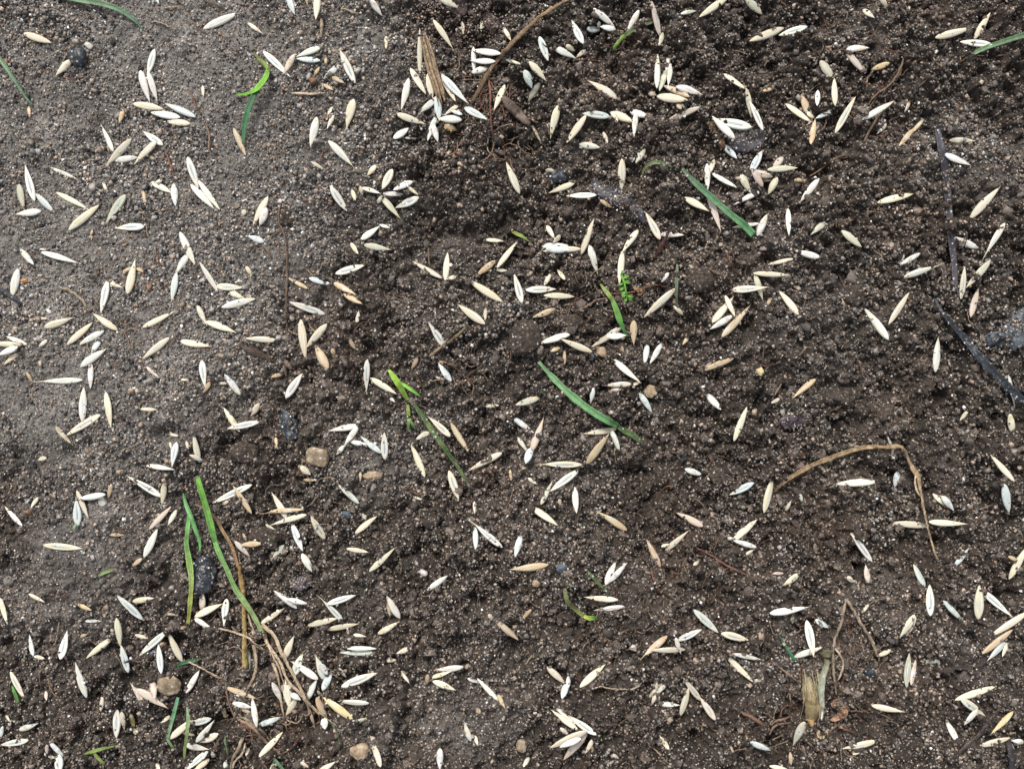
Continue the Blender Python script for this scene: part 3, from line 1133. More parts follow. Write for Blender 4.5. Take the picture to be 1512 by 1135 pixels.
placed = []                                        # (x, y, ztop, radius) samples of things already lying there
def place_line(x1, y1, x2, y2, wmm, th):
    """ends of a stiff little thing lying on the soil and on what is already there (mm)"""
    ts = np.linspace(0.08, 0.92, 7)
    za = zb = 0.0
    for it in range(4):
        fa = (CAM_H - za) / CAM_H; fb = (CAM_H - zb) / CAM_H
        A = np.array([pxx(x1) * fa, pyy(y1) * fa]); B = np.array([pxx(x2) * fb, pyy(y2) * fb])
        P = A[None] * (1 - ts[:, None]) + B[None] * ts[:, None]
        d = (B - A) / (np.linalg.norm(B - A) + 1e-6); nrm = np.array([-d[1], d[0]])
        h = np.max(np.stack([hq(P[:, 0] + nrm[0] * o * wmm, P[:, 1] + nrm[1] * o * wmm) for o in (-0.25, 0, 0.25)]), 0)
        if it == 0:
            s = np.polyfit(ts, h, 1); slope = np.clip(s[0], -1.5, 1.5)
        base = h - slope * ts
        lift = np.percentile(base, 84)
        if placed:
            Q = np.array(placed); D = np.hypot(P[:, None, 0] - Q[None, :, 0], P[:, None, 1] - Q[None, :, 1])
            hit = D < (Q[None, :, 3] * 0.75 + wmm * 0.35)
            if hit.any():
                need = np.where(hit, Q[None, :, 2] - slope * ts[:, None], -99).max(); lift = max(lift, need)
        za = lift + th * 0.40; zb = lift + slope + th * 0.40
    for p, t in zip(P, ts):
        placed.append((p[0], p[1], za * (1 - t) + zb * t + th * 0.45, wmm * 0.5 * max(0.35, seed_profile(t, .6, .95))))
    return np.array([A[0], A[1], za]), np.array([B[0], B[1], zb])
def frame(A, B, roll):
    C = (A + B) / 2; X = B - A; L = np.linalg.norm(X); X = X / L
    Y = np.cross([0, 0, 1.0], X); Y /= np.linalg.norm(Y); Z = np.cross(X, Y)
    Y2 = Y * math.cos(roll) + Z * math.sin(roll); Z2 = -Y * math.sin(roll) + Z * math.cos(roll)
    return C, L, X, Y2, Z2
from mathutils import Matrix
def describe(s):
    cx, cy = (s['x1'] + s['x2']) / 2, (s['y1'] + s['y2']) / 2
    dx, dy = s['x2'] - s['x1'], s['y1'] - s['y2']; L = math.hypot(dx, dy)
    ang = math.degrees(math.atan2(dy, dx)) % 180
    if ang < 14 or ang > 166: o = 'lying level'
    elif ang < 42: o = 'rising gently rightward'
    elif ang < 76: o = 'rising steeply rightward'
    elif ang < 104: o = 'standing upright'
    elif ang < 138: o = 'falling steeply rightward'
    else: o = 'falling gently rightward'
    if o == 'standing upright': o = 'pointing up and down'
    name, mx, my = min(MARKS, key=lambda m: math.hypot(m[1] - cx, m[2] - cy))
    ddx, ddy = cx - mx, my - cy; D = math.hypot(ddx, ddy)
    a8 = int(((math.degrees(math.atan2(ddy, ddx)) + 22.5) % 360) // 45)
    dr = ['right of', 'upper right of', 'above', 'upper left of', 'left of', 'lower left of', 'below', 'lower right of'][a8]
    n = D / 42.0
    ds = 'right beside' if n < 0.6 else ('close' if n < 1.5 else ('two lengths' if n < 2.5 else ('three lengths' if n < 3.5 else 'far')))
    loc = ('%s, %s %s' % (ds, dr, name)) if ds != 'right beside' else 'touching ' + name
    loc = ('just ' if ds == 'close' else ds + ' ') + dr + ' ' + name if ds != 'right beside' else 'beside ' + name
    return COLN[s['f'][0]] + ' seed', o, loc, cx, cy
def build_seeds():
    S = parse_seeds()
    for s in S:
        s['L'] = math.hypot(s['x2'] - s['x1'], s['y2'] - s['y1']); s['area'] = s['L'] * s['w']
        vis = 1.0
        cx, cy = (s['x1'] + s['x2']) / 2, (s['y1'] + s['y2']) / 2
        if not (4 < cx < 1508 and 4 < cy < 1131): vis = 0.4
        s['score'] = s['area'] * vis
    order = sorted(range(len(S)), key=lambda i: -S[i]['score']); big = set(order[:300])
    # labels: make every one single out its seed
    keys = {}
    for i in big:
        S[i]['d'] = describe(S[i]); keys.setdefault(S[i]['d'][:3], []).append(i)
    for k, ids in keys.items():
        if len(ids) == 1: S[ids[0]]['label'] = '%s %s, %s' % k; continue
        xs = [S[i]['d'][3] for i in ids]; ys = [S[i]['d'][4] for i in ids]
        hor = (max(xs) - min(xs)) > (max(ys) - min(ys))
        ids = sorted(ids, key=lambda i: S[i]['d'][3] if hor else S[i]['d'][4]); n = len(ids)
        nm = {2: ['left', 'right'] if hor else ['upper', 'lower'], 3: ['left', 'middle', 'right'] if hor else ['upper', 'middle', 'lower']}.get(n) or \
             [('%s-from-left' if hor else '%s-from-top') % q for q in ('first', 'second', 'third', 'fourth', 'fifth', 'sixth', 'seventh', 'eighth')][:n]
        for q, i in enumerate(ids): S[i]['label'] = '%s %s %s, %s' % (nm[q], k[0], k[1], k[2])
    for i in big:
        if len(S[i]['label'].split()) > 16: S[i]['label'] = S[i]['label'].replace(' the ', ' ')
        if len(S[i]['label'].split()) > 16: S[i]['label'] = S[i]['label'].replace(' rightward', '')
    SV, SF, SCOL = [], [], []; off = 0
    prs = random.Random(3)
    for i, s in enumerate(S):
        f = s['f']; wmm = s['w'] * PX * (0.90 if s['L'] > 26 else 0.84); th = wmm * 0.50
        A, B = place_line(s['x1'], s['y1'], s['x2'], s['y2'], wmm, th)
        groove = 1 if '+' in f else 0; var = prs.randrange(5); roll = prs.uniform(-0.35, 0.35) * (0.3 if groove else 1)
        C, L, X, Y, Z = frame(A, B, roll); L *= 1.10
        v = prs.uniform(0.86, 1.08); col = tuple(min(0.85, c * v * prs.uniform(0.97, 1.03)) for c in COLV[f[0]])
        if i in big:
            M = Matrix(((X[0]*L*MM, Y[0]*wmm*MM, Z[0]*th*MM, C[0]*MM), (X[1]*L*MM, Y[1]*wmm*MM, Z[1]*th*MM, C[1]*MM), (X[2]*L*MM, Y[2]*wmm*MM, Z[2]*th*MM, C[2]*MM), (0, 0, 0, 1)))
            o = link('grass_seed', SM[(var, groove)]); o.matrix_world = M; o.color = (*col, 1)
            tag(o, s['label'], 'grass seed', 'grass seeds scattered over the soil')
            if groove:
                kn = link('kernel', KM[var], o); q = prs.uniform(0.8, 1.2); kn.color = (1, 1, 1, 1)
            if 'a' in f:
                br = link('bristle', BM, o); br.color = (*col, 1)
        else:
            V = np.array(SG[(var, 0)][0]); W = C[None] + V[:, :1] * L * X[None] + V[:, 1:2] * wmm * Y[None] + V[:, 2:] * th * Z[None]
            SV.append(W * MM); SF += [tuple(q + off for q in ff) for ff in SG[(var, 0)][1]]; off += len(V); SCOL.append(np.repeat(np.array([col]), len(V), 0))
    global DIRT; DIRT = [p for p in placed]
    me = mesh_from('small_seeds', np.concatenate(SV), SF, M_SEEDA); point_colors(me, np.concatenate(SCOL))
    tag(link('small_seeds', me), 'smaller cream and tan grass seeds and husks scattered among the big ones', 'small seeds', kind='stuff')
    labs = [S[i]['label'] for i in big]; print('SEEDS', len(S), 'unique', len(set(labs)), 'maxwords', max(len(l.split()) for l in labs))
# ------------------------------------------------------------------ plants, roots, twigs, stones
def resample(pts, vals, step=3.0):
    """Catmull-Rom through photograph points, vals interpolated with them"""
    P = [np.array(p, float) for p in pts]; out = []; vo = []
    vals = [np.atleast_1d(np.array(v, float)) for v in vals]
    for i in range(len(P) - 1):
        p0 = P[i - 1] if i else 2 * P[0] - P[1]; p1 = P[i]; p2 = P[i + 1]; p3 = P[i + 2] if i + 2 < len(P) else 2 * P[-1] - P[-2]
        n = max(2, int(np.linalg.norm(p2 - p1) / step))
        for k in range(n):
            t = k / n
            out.append(0.5 * ((2 * p1) + (-p0 + p2) * t + (2 * p0 - 5 * p1 + 4 * p2 - p3) * t * t + (-p0 + 3 * p1 - 3 * p2 + p3) * t ** 3))
            vo.append(vals[i] * (1 - t) + vals[i + 1] * t)
    out.append(P[-1]); vo.append(vals[-1])
    return np.array(out), np.array(vo)
def lay_path(pts, lift, r=0.8, smooth=7):
    """3-D path (mm) lying on the soil under photograph points; lift = mm above it per point"""
    Z = np.array([henv(pxx(p[0]) * .98, pyy(p[1]) * .98, r) for p in pts])
    k = min(smooth, len(Z)); pad = np.pad(Z, k, mode='edge'); mx = np.array([np.percentile(pad[i:i + 2 * k + 1], 65) for i in range(len(Z))])
    pad = np.pad(mx, 2, mode='edge'); mx = np.array([pad[i:i + 5].mean() for i in range(len(Z))])
    z = mx + lift
    f = (CAM_H - z) / CAM_H
    return np.stack([pxx(pts[:, 0]) * f, pyy(pts[:, 1]) * f, z], 1)
def tangents(P):
    T = np.gradient(P, axis=0); T /= np.linalg.norm(T, axis=1)[:, None] + 1e-9; return T
def blade_mesh(pts, wid, m, lift=None, c0=(.05, .16, .03), c1=None, fold=0.35, twist=0.0, seed=0):
    vals = [(a, b) for a, b in zip(wid, lift or [0.8] * len(wid))]
    p, v = resample(pts, vals, 3.0); P = lay_path(p, v[:, 1]); T = tangents(P); n = len(P)
    V = []; F = []; C = []; c1 = c1 or c0
    rs = np.random.default_rng(seed + n); wn = np.convolve(rs.normal(size=n + 4), np.ones(5) / 3.0, 'valid')
    streak = 1 + 0.13 * rs.normal(size=14)
    us = [-1, -0.66, -0.33, 0, 0.33, 0.66, 1]; k = 2 * len(us)
    for i in range(n):
        side = np.cross([0, 0, 1.0], T[i]); side /= np.linalg.norm(side); up = np.cross(T[i], side)
        ro = twist * math.sin(i / n * 3.0 + seed); s2 = side * math.cos(ro) + up * math.sin(ro); u2 = -side * math.sin(ro) + up * math.cos(ro)
        hw = v[i, 0] * PX * 0.5 * (0.90 + 0.10 * wn[i])
        for q, u in enumerate(us): V.append(P[i] + s2 * u * hw + u2 * (abs(u) * fold * hw + (0.05 * hw if q % 2 else 0)))
        for q, u in enumerate(us[::-1]): V.append(P[i] + s2 * u * hw * 0.98 + u2 * (abs(u) * fold * hw - 0.10))
        t = i / (n - 1); cc = np.array(c0) * (1 - t) + np.array(c1) * t
        C += [cc * streak[q] * (1 + 0.12 * (1 if (q % 2) else -1)) * (1 + .10 * wn[i]) for q in range(k)]
        if i:
            for q in range(k): F.append(((i - 1) * k + q, (i - 1) * k + (q + 1) % k, i * k + (q + 1) % k, i * k + q))
    F.append(tuple(range(k - 1, -1, -1))); F.append(tuple((n - 1) * k + q for q in range(k)))
    me = mesh_from('blade_mesh', np.array(V) * MM, F, m); point_colors(me, np.array(C)); return me
def tube_mesh(pts, rad, m, lift=None, c0=(.2, .13, .07), c1=None, rough=0.18, nr=8, flat=0.8, step=2.5, seed=1, ridge=0.0, sm=5):
    vals = [(a, b) for a, b in zip(rad, lift or [0.25] * len(rad))]
    p, v = resample(pts, vals, step); rs = np.random.default_rng(seed)
    if len(p) > 4: p[1:-1] += rs.normal(size=(len(p) - 2, 2)) * np.minimum(0.35, 0.10 * v[1:-1, :1] + .15)
    P = lay_path(p, v[:, 1], smooth=sm); T = tangents(P); n = len(P); V = []; F = []; C = []; c1 = c1 or c0
    wn = np.convolve(rs.normal(size=n + 6), np.ones(7) / 3.6, 'valid'); rd = rs.normal(size=nr)
    for i in range(n):
        side = np.cross([0, 0, 1.0], T[i]); side /= np.linalg.norm(side); up = np.cross(T[i], side)
        r = v[i, 0] * PX * 0.5 * (1 + rough * wn[i])
        t = i / (n - 1); cc = np.array(c0) * (1 - t) + np.array(c1) * t; cc = cc * (1 + 0.12 * wn[i])
        for j in range(nr):
            th = 2 * math.pi * j / nr; rr = r * (1 + (ridge + .08) * rd[j] + rough * 0.3 * rs.normal())
            V.append(P[i] + side * rr * math.cos(th) + up * rr * flat * math.sin(th)); C.append(np.clip(cc * (1 + 0.22 * rd[(j * 3) % nr]), .01, 1))
        if i:
            for j in range(nr): F.append(((i - 1) * nr + j, (i - 1) * nr + (j + 1) % nr, i * nr + (j + 1) % nr, i * nr + j))
    F.append(tuple(range(nr - 1, -1, -1))); F.append(tuple((n - 1) * nr + j for j in range(nr)))
    me = mesh_from('stalk_mesh', np.array(V) * MM, F, m); point_colors(me, np.array(C)); return me
def tone_material(name, rough, spec, scale, lo, hi, dist=0.00015, bst=.5, dust=0.0):
    m, n, b = mat(name, rough, spec); at = node(n, 'ShaderNodeAttribute', attribute_name='tone'); tc = node(n, 'ShaderNodeTexCoord')
    t = noise_tex(n, scale, 4.0, tc.outputs['Object'], 0.65); r = ramp(n, t.outputs[0], [(0.3, (lo,) * 3), (0.7, (hi,) * 3)])
    c = mixc(n, 1.0, at.outputs['Color'], r.outputs[0], 'MULTIPLY')
    if dust:
        td = noise_tex(n, 1700, 4.0, tc.outputs['Object'], 0.7); rd = ramp(n, td.outputs[0], [(0.62 - dust * .3, (0, 0, 0)), (0.68 - dust * .3, (.85, .85, .85))])
        tq = noise_tex(n, 2600, 2.0, tc.outputs['Object']); rq = ramp(n, tq.outputs[0], [(0.35, (.07, .055, .04)), (0.6, (.16, .13, .10)), (0.72, (.5, .48, .44))])
        c = mixc(n, rd.outputs[0], c, rq.outputs[0])
    n.links.new(c, b.inputs['Base Color'])
    t2 = noise_tex(n, scale * 2.5, 3.0, tc.outputs['Object']); bump(n, b, t2.outputs[0], bst, dist); return m
M_GREEN = tone_material('grass_blade', 0.55, 0.35, 700, 0.62, 1.3, dust=.12)
M_DUSTY = simple('dusty_blade', [(0.40, (0.055, 0.095, 0.04)), (0.56, (0.10, 0.145, 0.05)), (0.70, (0.16, 0.14, 0.09))], 900, 0.7, 0.2, bscale=1800, bdist=.0003, specks=0.2)
M_ROOT = tone_material('root', 0.8, 0.25, 900, 0.6, 1.4, dust=.2)
M_WOOD = tone_material('wood', 0.85, 0.2, 1100, 0.5, 1.5, 0.0003, dust=.2)
M_CHAR = simple('charcoal', [(0.3, (0.012, 0.015, 0.019)), (0.6, (0.028, 0.034, 0.042)), (0.72, (0.07, 0.08, 0.09)), (0.8, (0.22, 0.23, 0.24))], 900, 0.42, 0.5, bscale=700, bdist=.0006, bst=.9, specks=0.22)
M_SLATE = simple('slate', [(0.3, (0.040, 0.050, 0.062)), (0.55, (0.075, 0.092, 0.11)), (0.74, (0.15, 0.17, 0.18))], 500, 0.6, 0.4, bscale=900, bdist=.0004, specks=0.15)
M_LEAFD = simple('dark_leaf', [(0.3, (0.028, 0.026, 0.032)), (0.6, (0.055, 0.052, 0.062)), (0.75, (0.11, 0.085, 0.08))], 380, 0.55, 0.4, bscale=700, bdist=.0004, specks=0.25)
M_LEAFR = simple('maroon_leaf', [(0.3, (0.050, 0.033, 0.030)), (0.6, (0.09, 0.060, 0.054)), (0.75, (0.14, 0.10, 0.085))], 380, 0.65, 0.3, bscale=700, bdist=.0003, specks=0.25)
M_PURP = simple('purple_bark', [(0.35, (0.050, 0.036, 0.042)), (0.6, (0.11, 0.085, 0.10)), (0.72, (0.18, 0.15, 0.16))], 450, 0.55, 0.4, bscale=900, bdist=.0004, specks=0.2)
M_TAN = simple('tan_stone', [(0.3, (0.18, 0.125, 0.08)), (0.5, (0.34, 0.25, 0.16)), (0.68, (0.52, 0.43, 0.32))], 900, 0.75, 0.3, bscale=1400, bdist=.0003)
M_BRST = simple('brown_stone', [(0.3, (0.13, 0.095, 0.06)), (0.5, (0.25, 0.19, 0.125)), (0.68, (0.46, 0.38, 0.28))], 800, 0.75, 0.3, bscale=1400, bdist=.0004, specks=0.15)
M_PALE = simple('pale_stone', [(0.3, (0.30, 0.26, 0.20)), (0.5, (0.52, 0.49, 0.43)), (0.7, (0.66, 0.64, 0.60))], 700, 0.4, 0.5, bscale=1400, bdist=.0002)
M_YEL = simple('yellow_chip', [(0.3, (0.45, 0.35, 0.17)), (0.7, (0.66, 0.56, 0.34))], 700, 0.6, 0.4)
M_ORG = simple('orange_grain', [(0.3, (0.36, 0.15, 0.05)), (0.7, (0.50, 0.26, 0.10))], 700, 0.4, 0.5)
M_VIO = simple('violet_film', [(0.42, (0.040, 0.035, 0.050)), (0.62, (0.095, 0.085, 0.14))], 700, 0.35, 0.5, bscale=900, bdist=.0003, specks=0.3)

GR = (0.06, 0.125, 0.06); LIME = (0.17, 0.26, 0.055); TEAL = (0.075, 0.15, 0.09); YG = (0.22, 0.25, 0.07); PALEG = (0.16, 0.26, 0.13)
G_BL = 'grass blades lying loose on the soil'
def one_blade(name, label, cat, *a, **k):
    return tag(link(name, blade_mesh(*a, **k)), label, cat, G_BL)
one_blade('grass_shoot', 'arching green grass blade at the top-left edge', 'grass', [(80,-8),(115,0),(150,6),(175,14),(195,27),(212,44)], [9,9,9,8,6,1.5], M_GREEN, [1,1.2,1.3,1.2,.9,.4], PALEG, TEAL)
one_blade('grass_shoot', 'short green grass blade entering from the left edge', 'grass', [(-8,76),(2,90),(16,110),(29,130),(40,146),(49,156)], [6,6,6,5.5,4,1.2], M_GREEN, [1,1,1,.8,.6,.3], PALEG, TEAL)
one_blade('grass_shoot', 'green grass blade entering from the right edge near the top corner', 'grass', [(1525,48),(1500,56),(1475,64),(1450,73),(1427,86)], [9,9,8.5,8,2], M_GREEN, [1.5,1.2,1,.9,.4], GR, PALEG)
one_blade('grass_shoot', 'thin green blade curled like a hook above the long central blade', 'grass', [(948,259),(951,250),(958,243),(970,240),(982,242),(993,247)], [2.5,4,5,5.5,5,3], M_GREEN, [.5,1,1.4,1.4,1,.4], YG, TEAL)
one_blade('grass_shoot', 'bright green straight grass blade right of the dark leaf', 'grass', [(1007,249),(1024,268),(1048,290),(1075,314),(1097,332),(1112,347)], [7,9,10,12,12,11], M_GREEN, [.8,1.4,1.7,1.8,1.6,.8], (.08,.14,.08), (0.11,0.26,.11), fold=.45)
one_blade('grass_shoot', 'lone wide green grass blade lying at the centre', 'grass', [(795,534),(814,555),(835,576),(860,597),(885,614),(912,629)], [5,9,10,11,11,9], M_GREEN, [.6,1.2,1.5,1.6,1.5,.9], (.13,.25,.11), (0.09,0.22,.08), fold=.4)
one_blade('grass_shoot', 'dull green soil-dusted blade end below the central grass blade', 'grass', [(911,629),(922,636),(934,642),(947,652)], [8,9,9,7], M_DUSTY, [.5,.7,.7,.3])
one_blade('grass_shoot', 'dark green dust-covered grass blade falling rightward below the forked shoot', 'grass', [(601,586),(612,598),(629,622),(643,643),(661,668),(678,692),(693,720)], [4,6,8,8,8,6,1.5], M_DUSTY, [.3,.4,.7,.9,1.1,.9,.3])
one_blade('grass_shoot', 'short very dark green blade left of the hollow stem', 'grass', [(1150,937),(1157,948),(1165,961),(1174,975)], [2,4,5,4], M_GREEN, [.4,.7,.8,.4], (.03,.06,.035), (0.03,0.15,.06))
one_blade('grass_shoot', 'thin upright pale green blade right of the feathery weed', 'grass', [(1000,390),(999,415),(999,440),(1000,468)], [3.5,5,4.5,2], M_GREEN, [.5,.9,.8,.4], (.13,.16,.10), (0.09,0.11,.05))
one_blade('grass_shoot', 'tiny lime green shoot tip poking from soil near the top centre', 'grass', [(754,341),(762,345),(771,349),(782,357)], [3,6,5,1.5], M_GREEN, [.4,.8,.8,.4], YG, LIME)
one_blade('grass_shoot', 'tiny lone green blade tip on bare soil at left', 'grass', [(145,850),(152,846),(160,843),(168,841)], [2.5,5.5,5,1.5], M_GREEN, None, PALEG, LIME)
one_blade('grass_shoot', 'kinked pale green blade near the bottom left edge', 'grass', [(263,1029),(259,1045),(254,1065),(247,1090)], [4,6.5,6,5], M_GREEN, [1.4,1.6,1.3,.8], (.13,.34,.18), PALEG)
one_blade('grass_shoot', 'short green offcut below the kinked pale blade', 'grass', [(247,1090),(252,1098),(259,1108)], [5,5,3], M_GREEN, [.8,.7,.4], PALEG, LIME)
one_blade('grass_shoot', 'upright yellow-green blade standing among white seeds at the bottom', 'grass', [(276,1043),(278,1062),(276,1085),(273,1105),(272,1122)], [2.5,5.5,5,5,3], M_GREEN, [1.8,2.4,2.4,1.8,1], PALEG, YG)
one_blade('grass_shoot', 'dark green blade crossed by a thin root above the brown pebble', 'grass', [(250,988),(262,981),(275,977),(285,975),(297,972)], [1.5,6,7,6,1.5], M_GREEN, [.4,.8,.9,.8,.4], (.03,.10,.04), (.05,.14,.06))
one_blade('grass_shoot', 'green blade tip at the bottom edge beside the root tangle', 'grass', [(396,1108),(403,1118),(412,1128),(424,1142)], [2,5,5,4], M_GREEN, [.5,.9,.9,.5], TEAL, PALEG)
one_blade('grass_shoot', 'dull half-buried green stem left of the cream seed pair', 'grass', [(863,838),(873,849),(884,861),(900,876)], [4,6,6,2], M_DUSTY, [.3,.7,.6,.3])
def plant(name, label, cat, px, py, group=None):
    g = ground_at(px, py); o = link(name, None, None, tuple(g * MM)); tag(o, label, cat, group); o['_o'] = 1; del o['_o']; return o
def part(parent, name, me, label=None):
    o = link(name, me, parent); o.matrix_parent_inverse = Matrix.Translation(-Vector(parent.location))
    if label: o['label'] = label
    return o
G_SP = 'green sprouts growing from the soil'
# forked sprout, top left
p = plant('grass_sprout', 'forked green sprout with a bright side leaf at upper left', 'sprout', 378, 82, G_SP)
part(p, 'stem', tube_mesh([(375,79),(382,87),(390,94),(397,103)], [5,6,6,7], M_ROOT, [.4,.8,1.2,1.6], (.14,.13,.06), (.2,.28,.06)))
part(p, 'leaf', blade_mesh([(396,102),(393,114),(386,125),(377,134),(364,139),(347,141)], [6,10,11,9,7,1.5], M_GREEN, [1.6,2.4,2.8,2.6,2,1], (.16,.36,.03), (.13,.33,.04), twist=.5), 'bright green side leaf')
part(p, 'leaf', blade_mesh([(381,131),(372,148),(365,168),(361,188),(359,213)], [6,9,9,7.5,3], M_GREEN, [2.2,2.4,2.2,1.6,.6], (.04,.13,.055), (.05,.17,.07)), 'dark green hanging leaf')
# half-buried blade, top
p = plant('grass_sprout', 'half-buried dull blade ending in a mossy green tuft at the top', 'sprout', 910, 65, G_SP)
part(p, 'leaf', blade_mesh([(966,32),(950,38),(934,45),(922,53)], [3,6,7,6], M_DUSTY, [.2,.4,.5,.5]))
part(p, 'tuft', tube_mesh([(922,53),(915,60),(909,68),(906,74)], [7,10,10,5], M_GREEN, [.5,.9,.9,.4], (.10,.16,.03), (.12,.22,.03), rough=.5))
# blade with feathery weed
p = plant('grass_sprout', 'yellow-green bladed sprout left of the feathery weed', 'sprout', 900, 436, G_SP)
part(p, 'leaf', blade_mesh([(886,419),(893,428),(900,437),(906,446)], [3,6,7,6], M_GREEN, [.8,1.2,1.3,1], YG, LIME), 'yellow-green leaf tip')
part(p, 'leaf', blade_mesh([(903,440),(910,457),(917,477),(922,488),(927,500)], [6,9,8,6,2], M_GREEN, [1,1.4,1.3,1,.4], (.14,.28,.05), (.05,.20,.05), twist=.4))
def feather():
    p = plant('weed_seedling', 'feathery bright green weed seedling with tiny leaflets', 'weed', 925, 425, None)
    part(p, 'stem', tube_mesh([(917,404),(921,415),(924,428),(926,442)], [2.5,3,3,2.5], M_GREEN, [1.4,1.8,1.8,1.2], (.12,.3,.04)))
    rs = random.Random(5)
    for x, y, dx, dy, s in [(919,410,10,-3,7),(921,415,11,3,7),(920,418,-7,3,6),(922,424,-8,5,6),(924,430,-7,6,6),(926,437,10,1,7),(928,439,6,6,6),(926,441,-6,5,6),(925,436,-8,1,5),(918,405,2,-6,5)]:
        part(p, 'leaflet', blade_mesh([(x, y), (x + dx * .35, y + dy * .35), (x + dx * .7, y + dy * .7), (x + dx, y + dy)], [1.5, s * .8, s * .75, 1], M_GREEN, [1.6, 1.9, 1.7, 1.3], (.10, .30, .035), (.15, .36, .05)))
feather()
# yellow forked shoot, centre left
p = plant('grass_sprout', 'yellow-green forked shoot above the dusty dark blade', 'sprout', 590, 565, G_SP)
part(p, 'stem', blade_mesh([(574,546),(581,556),(588,566),(596,580),(603,592)], [4,8,9,8,5], M_GREEN, [1.6,2,1.8,1,.3], (.22,.38,.03), (.14,.20,.04)))
part(p, 'leaf', blade_mesh([(588,562),(598,569),(608,576),(621,585)], [3,5,5,1.2], M_GREEN, [2,2.2,2,1.4], (.2,.4,.05), (.15,.36,.06)))
p = plant('grass_sprout', 'small split green sprout just below the yellow forked shoot', 'sprout', 603, 610, G_SP)
part(p, 'stem', blade_mesh([(602,597),(603,606),(604,615)], [4,6.5,5], M_GREEN, [.8,1.1,.8], YG, LIME))
part(p, 'leaf', blade_mesh([(603,618),(603,626),(602,637)], [4,5,1.5], M_GREEN, [.8,1,.5], LIME, GR)); part(p, 'leaf', blade_mesh([(604,618),(609,626),(614,635)], [4,5,1.5], M_GREEN, [.8,1,.5], LIME, GR))
# curled olive shoot
p = plant('grass_sprout', 'curled olive shoot with a yellow-green tip low in the centre', 'sprout', 855, 898, G_SP)
part(p, 'stem', blade_mesh([(834,868),(836,882),(842,892),(852,901),(863,910)], [4,7,7,7,6], M_GREEN, [.8,1.4,1.6,1.4,1.0], (.09,.11,.05), (.2,.22,.06), twist=.3))
part(p, 'tip', blade_mesh([(862,909),(869,912),(876,912),(883,914)], [6,8,8,2], M_GREEN, [1,1.3,1.2,.7], (.36,.42,.05), (.06,.22,.06)), 'yellow tip turning green')
# lime sprig bottom left
p = plant('grass_sprout', 'crossed lime green sprig at the bottom left', 'sprout', 140, 1108, G_SP)
part(p, 'leaf', blade_mesh([(123,1113),(136,1109),(150,1105),(169,1101)], [1.5,5.5,5,1.5], M_GREEN, [.7,1.3,1.3,.6], LIME, YG))
part(p, 'leaf', blade_mesh([(137,1109),(143,1116),(149,1122),(155,1128)], [4,6,5,1.5], M_GREEN, [.7,.8,.8,.4], YG, LIME))
tag(link('grass_sprout', blade_mesh([(18,1012),(21,1020),(24,1028),(28,1037)], [3,6,6,2], M_GREEN, [.6,1,.8,.4], (.12,.32,.06), (.06,.16,.04))), 'short green sprout growing beside a long seed at lower left edge', 'sprout', G_SP)
tag(link('grass_sprout', blade_mesh([(112,773),(110,777),(108,783)], [3.5,4,2.5], M_GREEN, [.9,.9,.5], PALEG, (.25,.42,.2))), 'tiny green sprout emerging from a white seed at left', 'sprout', G_SP)
# big uprooted plant, left bottom
p = plant('grass_plant', 'uprooted grass plant with long green leaves and dry roots at lower left', 'grass plant', 385, 930)
part(p, 'leaf', blade_mesh([(292,704),(297,722),(304,745),(312,775),(319,803)], [6,9.5,10.5,10,8], M_GREEN, [1.6,2.2,2.4,2.2,1.8], (.11,.27,.03), (.12,.27,.06), fold=.5))
part(p, 'stem', blade_mesh([(318,800),(326,820),(337,843),(348,868),(364,891),(377,912),(388,935)], [7,9,9,9.5,8,8,7], M_GREEN, [1.8,2,2.2,2.2,1.8,1.5,.9], (.13,.28,.07), (.26,.32,.14), fold=.6))
part(p, 'stem_base', tube_mesh([(384,924),(390,937),(395,948)], [8,9,6], M_ROOT, [.9,.8,.6], (.34,.28,.16), (.3,.22,.14), rough=.3))
for pts, r in [([(387,922),(405,938),(414,960),(422,975),(433,996),(448,1025),(461,1060),(466,1078)], 5), ([(392,945),(414,978),(424,1002),(442,1022),(458,1040),(472,1055)], 5),
               ([(403,978),(411,1004),(416,1040),(423,1076)], 4), ([(375,952),(378,978),(375,998),(363,1022)], 4.5), ([(392,940),(400,962),(412,985),(420,1010)], 3.5), ([(366,905),(372,925),(380,940)], 3),
               ([(316,926),(345,933),(369,943),(388,960)], 3), ([(423,1062),(440,1066),(452,1040)], 2), ([(395,950),(380,952),(366,940),(362,925)], 2.2), ([(440,1020),(470,1050),(498,1072)], 2.5)]:
    part(p, 'root', tube_mesh(pts, [r] + [r * .8] * (len(pts) - 2) + [r * .4], M_ROOT, [.9] + [1.3] * (len(pts) - 2) + [.4], (.42, .33, .22), (.30, .22, .15), seed=len(pts) * 7))
p = plant('grass_shoot', 'split green shoot with a yellowing foot at lower left', 'grass shoot', 278, 918)
part(p, 'leaf', blade_mesh([(270,727),(275,745),(283,765),(290,785),(295,800),(295,816)], [2,6,7,7,5,2], M_GREEN, [.6,1.6,2,2,1.6,1], (.09,.22,.08), (.15,.38,.12)))
part(p, 'leaf', blade_mesh([(280,758),(277,785),(276,805),(281,835),(283,860),(281,890),(278,921)], [5,7,8,9.5,9,7,5], M_GREEN, [1.8,1.6,1.5,1.5,1.4,1,.6], (.12,.34,.10), (.28,.26,.06), fold=.45))
p = plant('dry_stalk', 'long ochre dead grass stalk beside the uprooted plant', 'dry stalk', 361, 985)
part(p, 'leaf', blade_mesh([(288,744),(304,752),(318,765),(330,785),(343,808),(352,838)], [2.5,5,5.5,5.5,5.5,5], M_WOOD, [.6,.9,1.0,1.1,1,1], (.20,.14,.08), (.25,.15,.07), fold=.3))
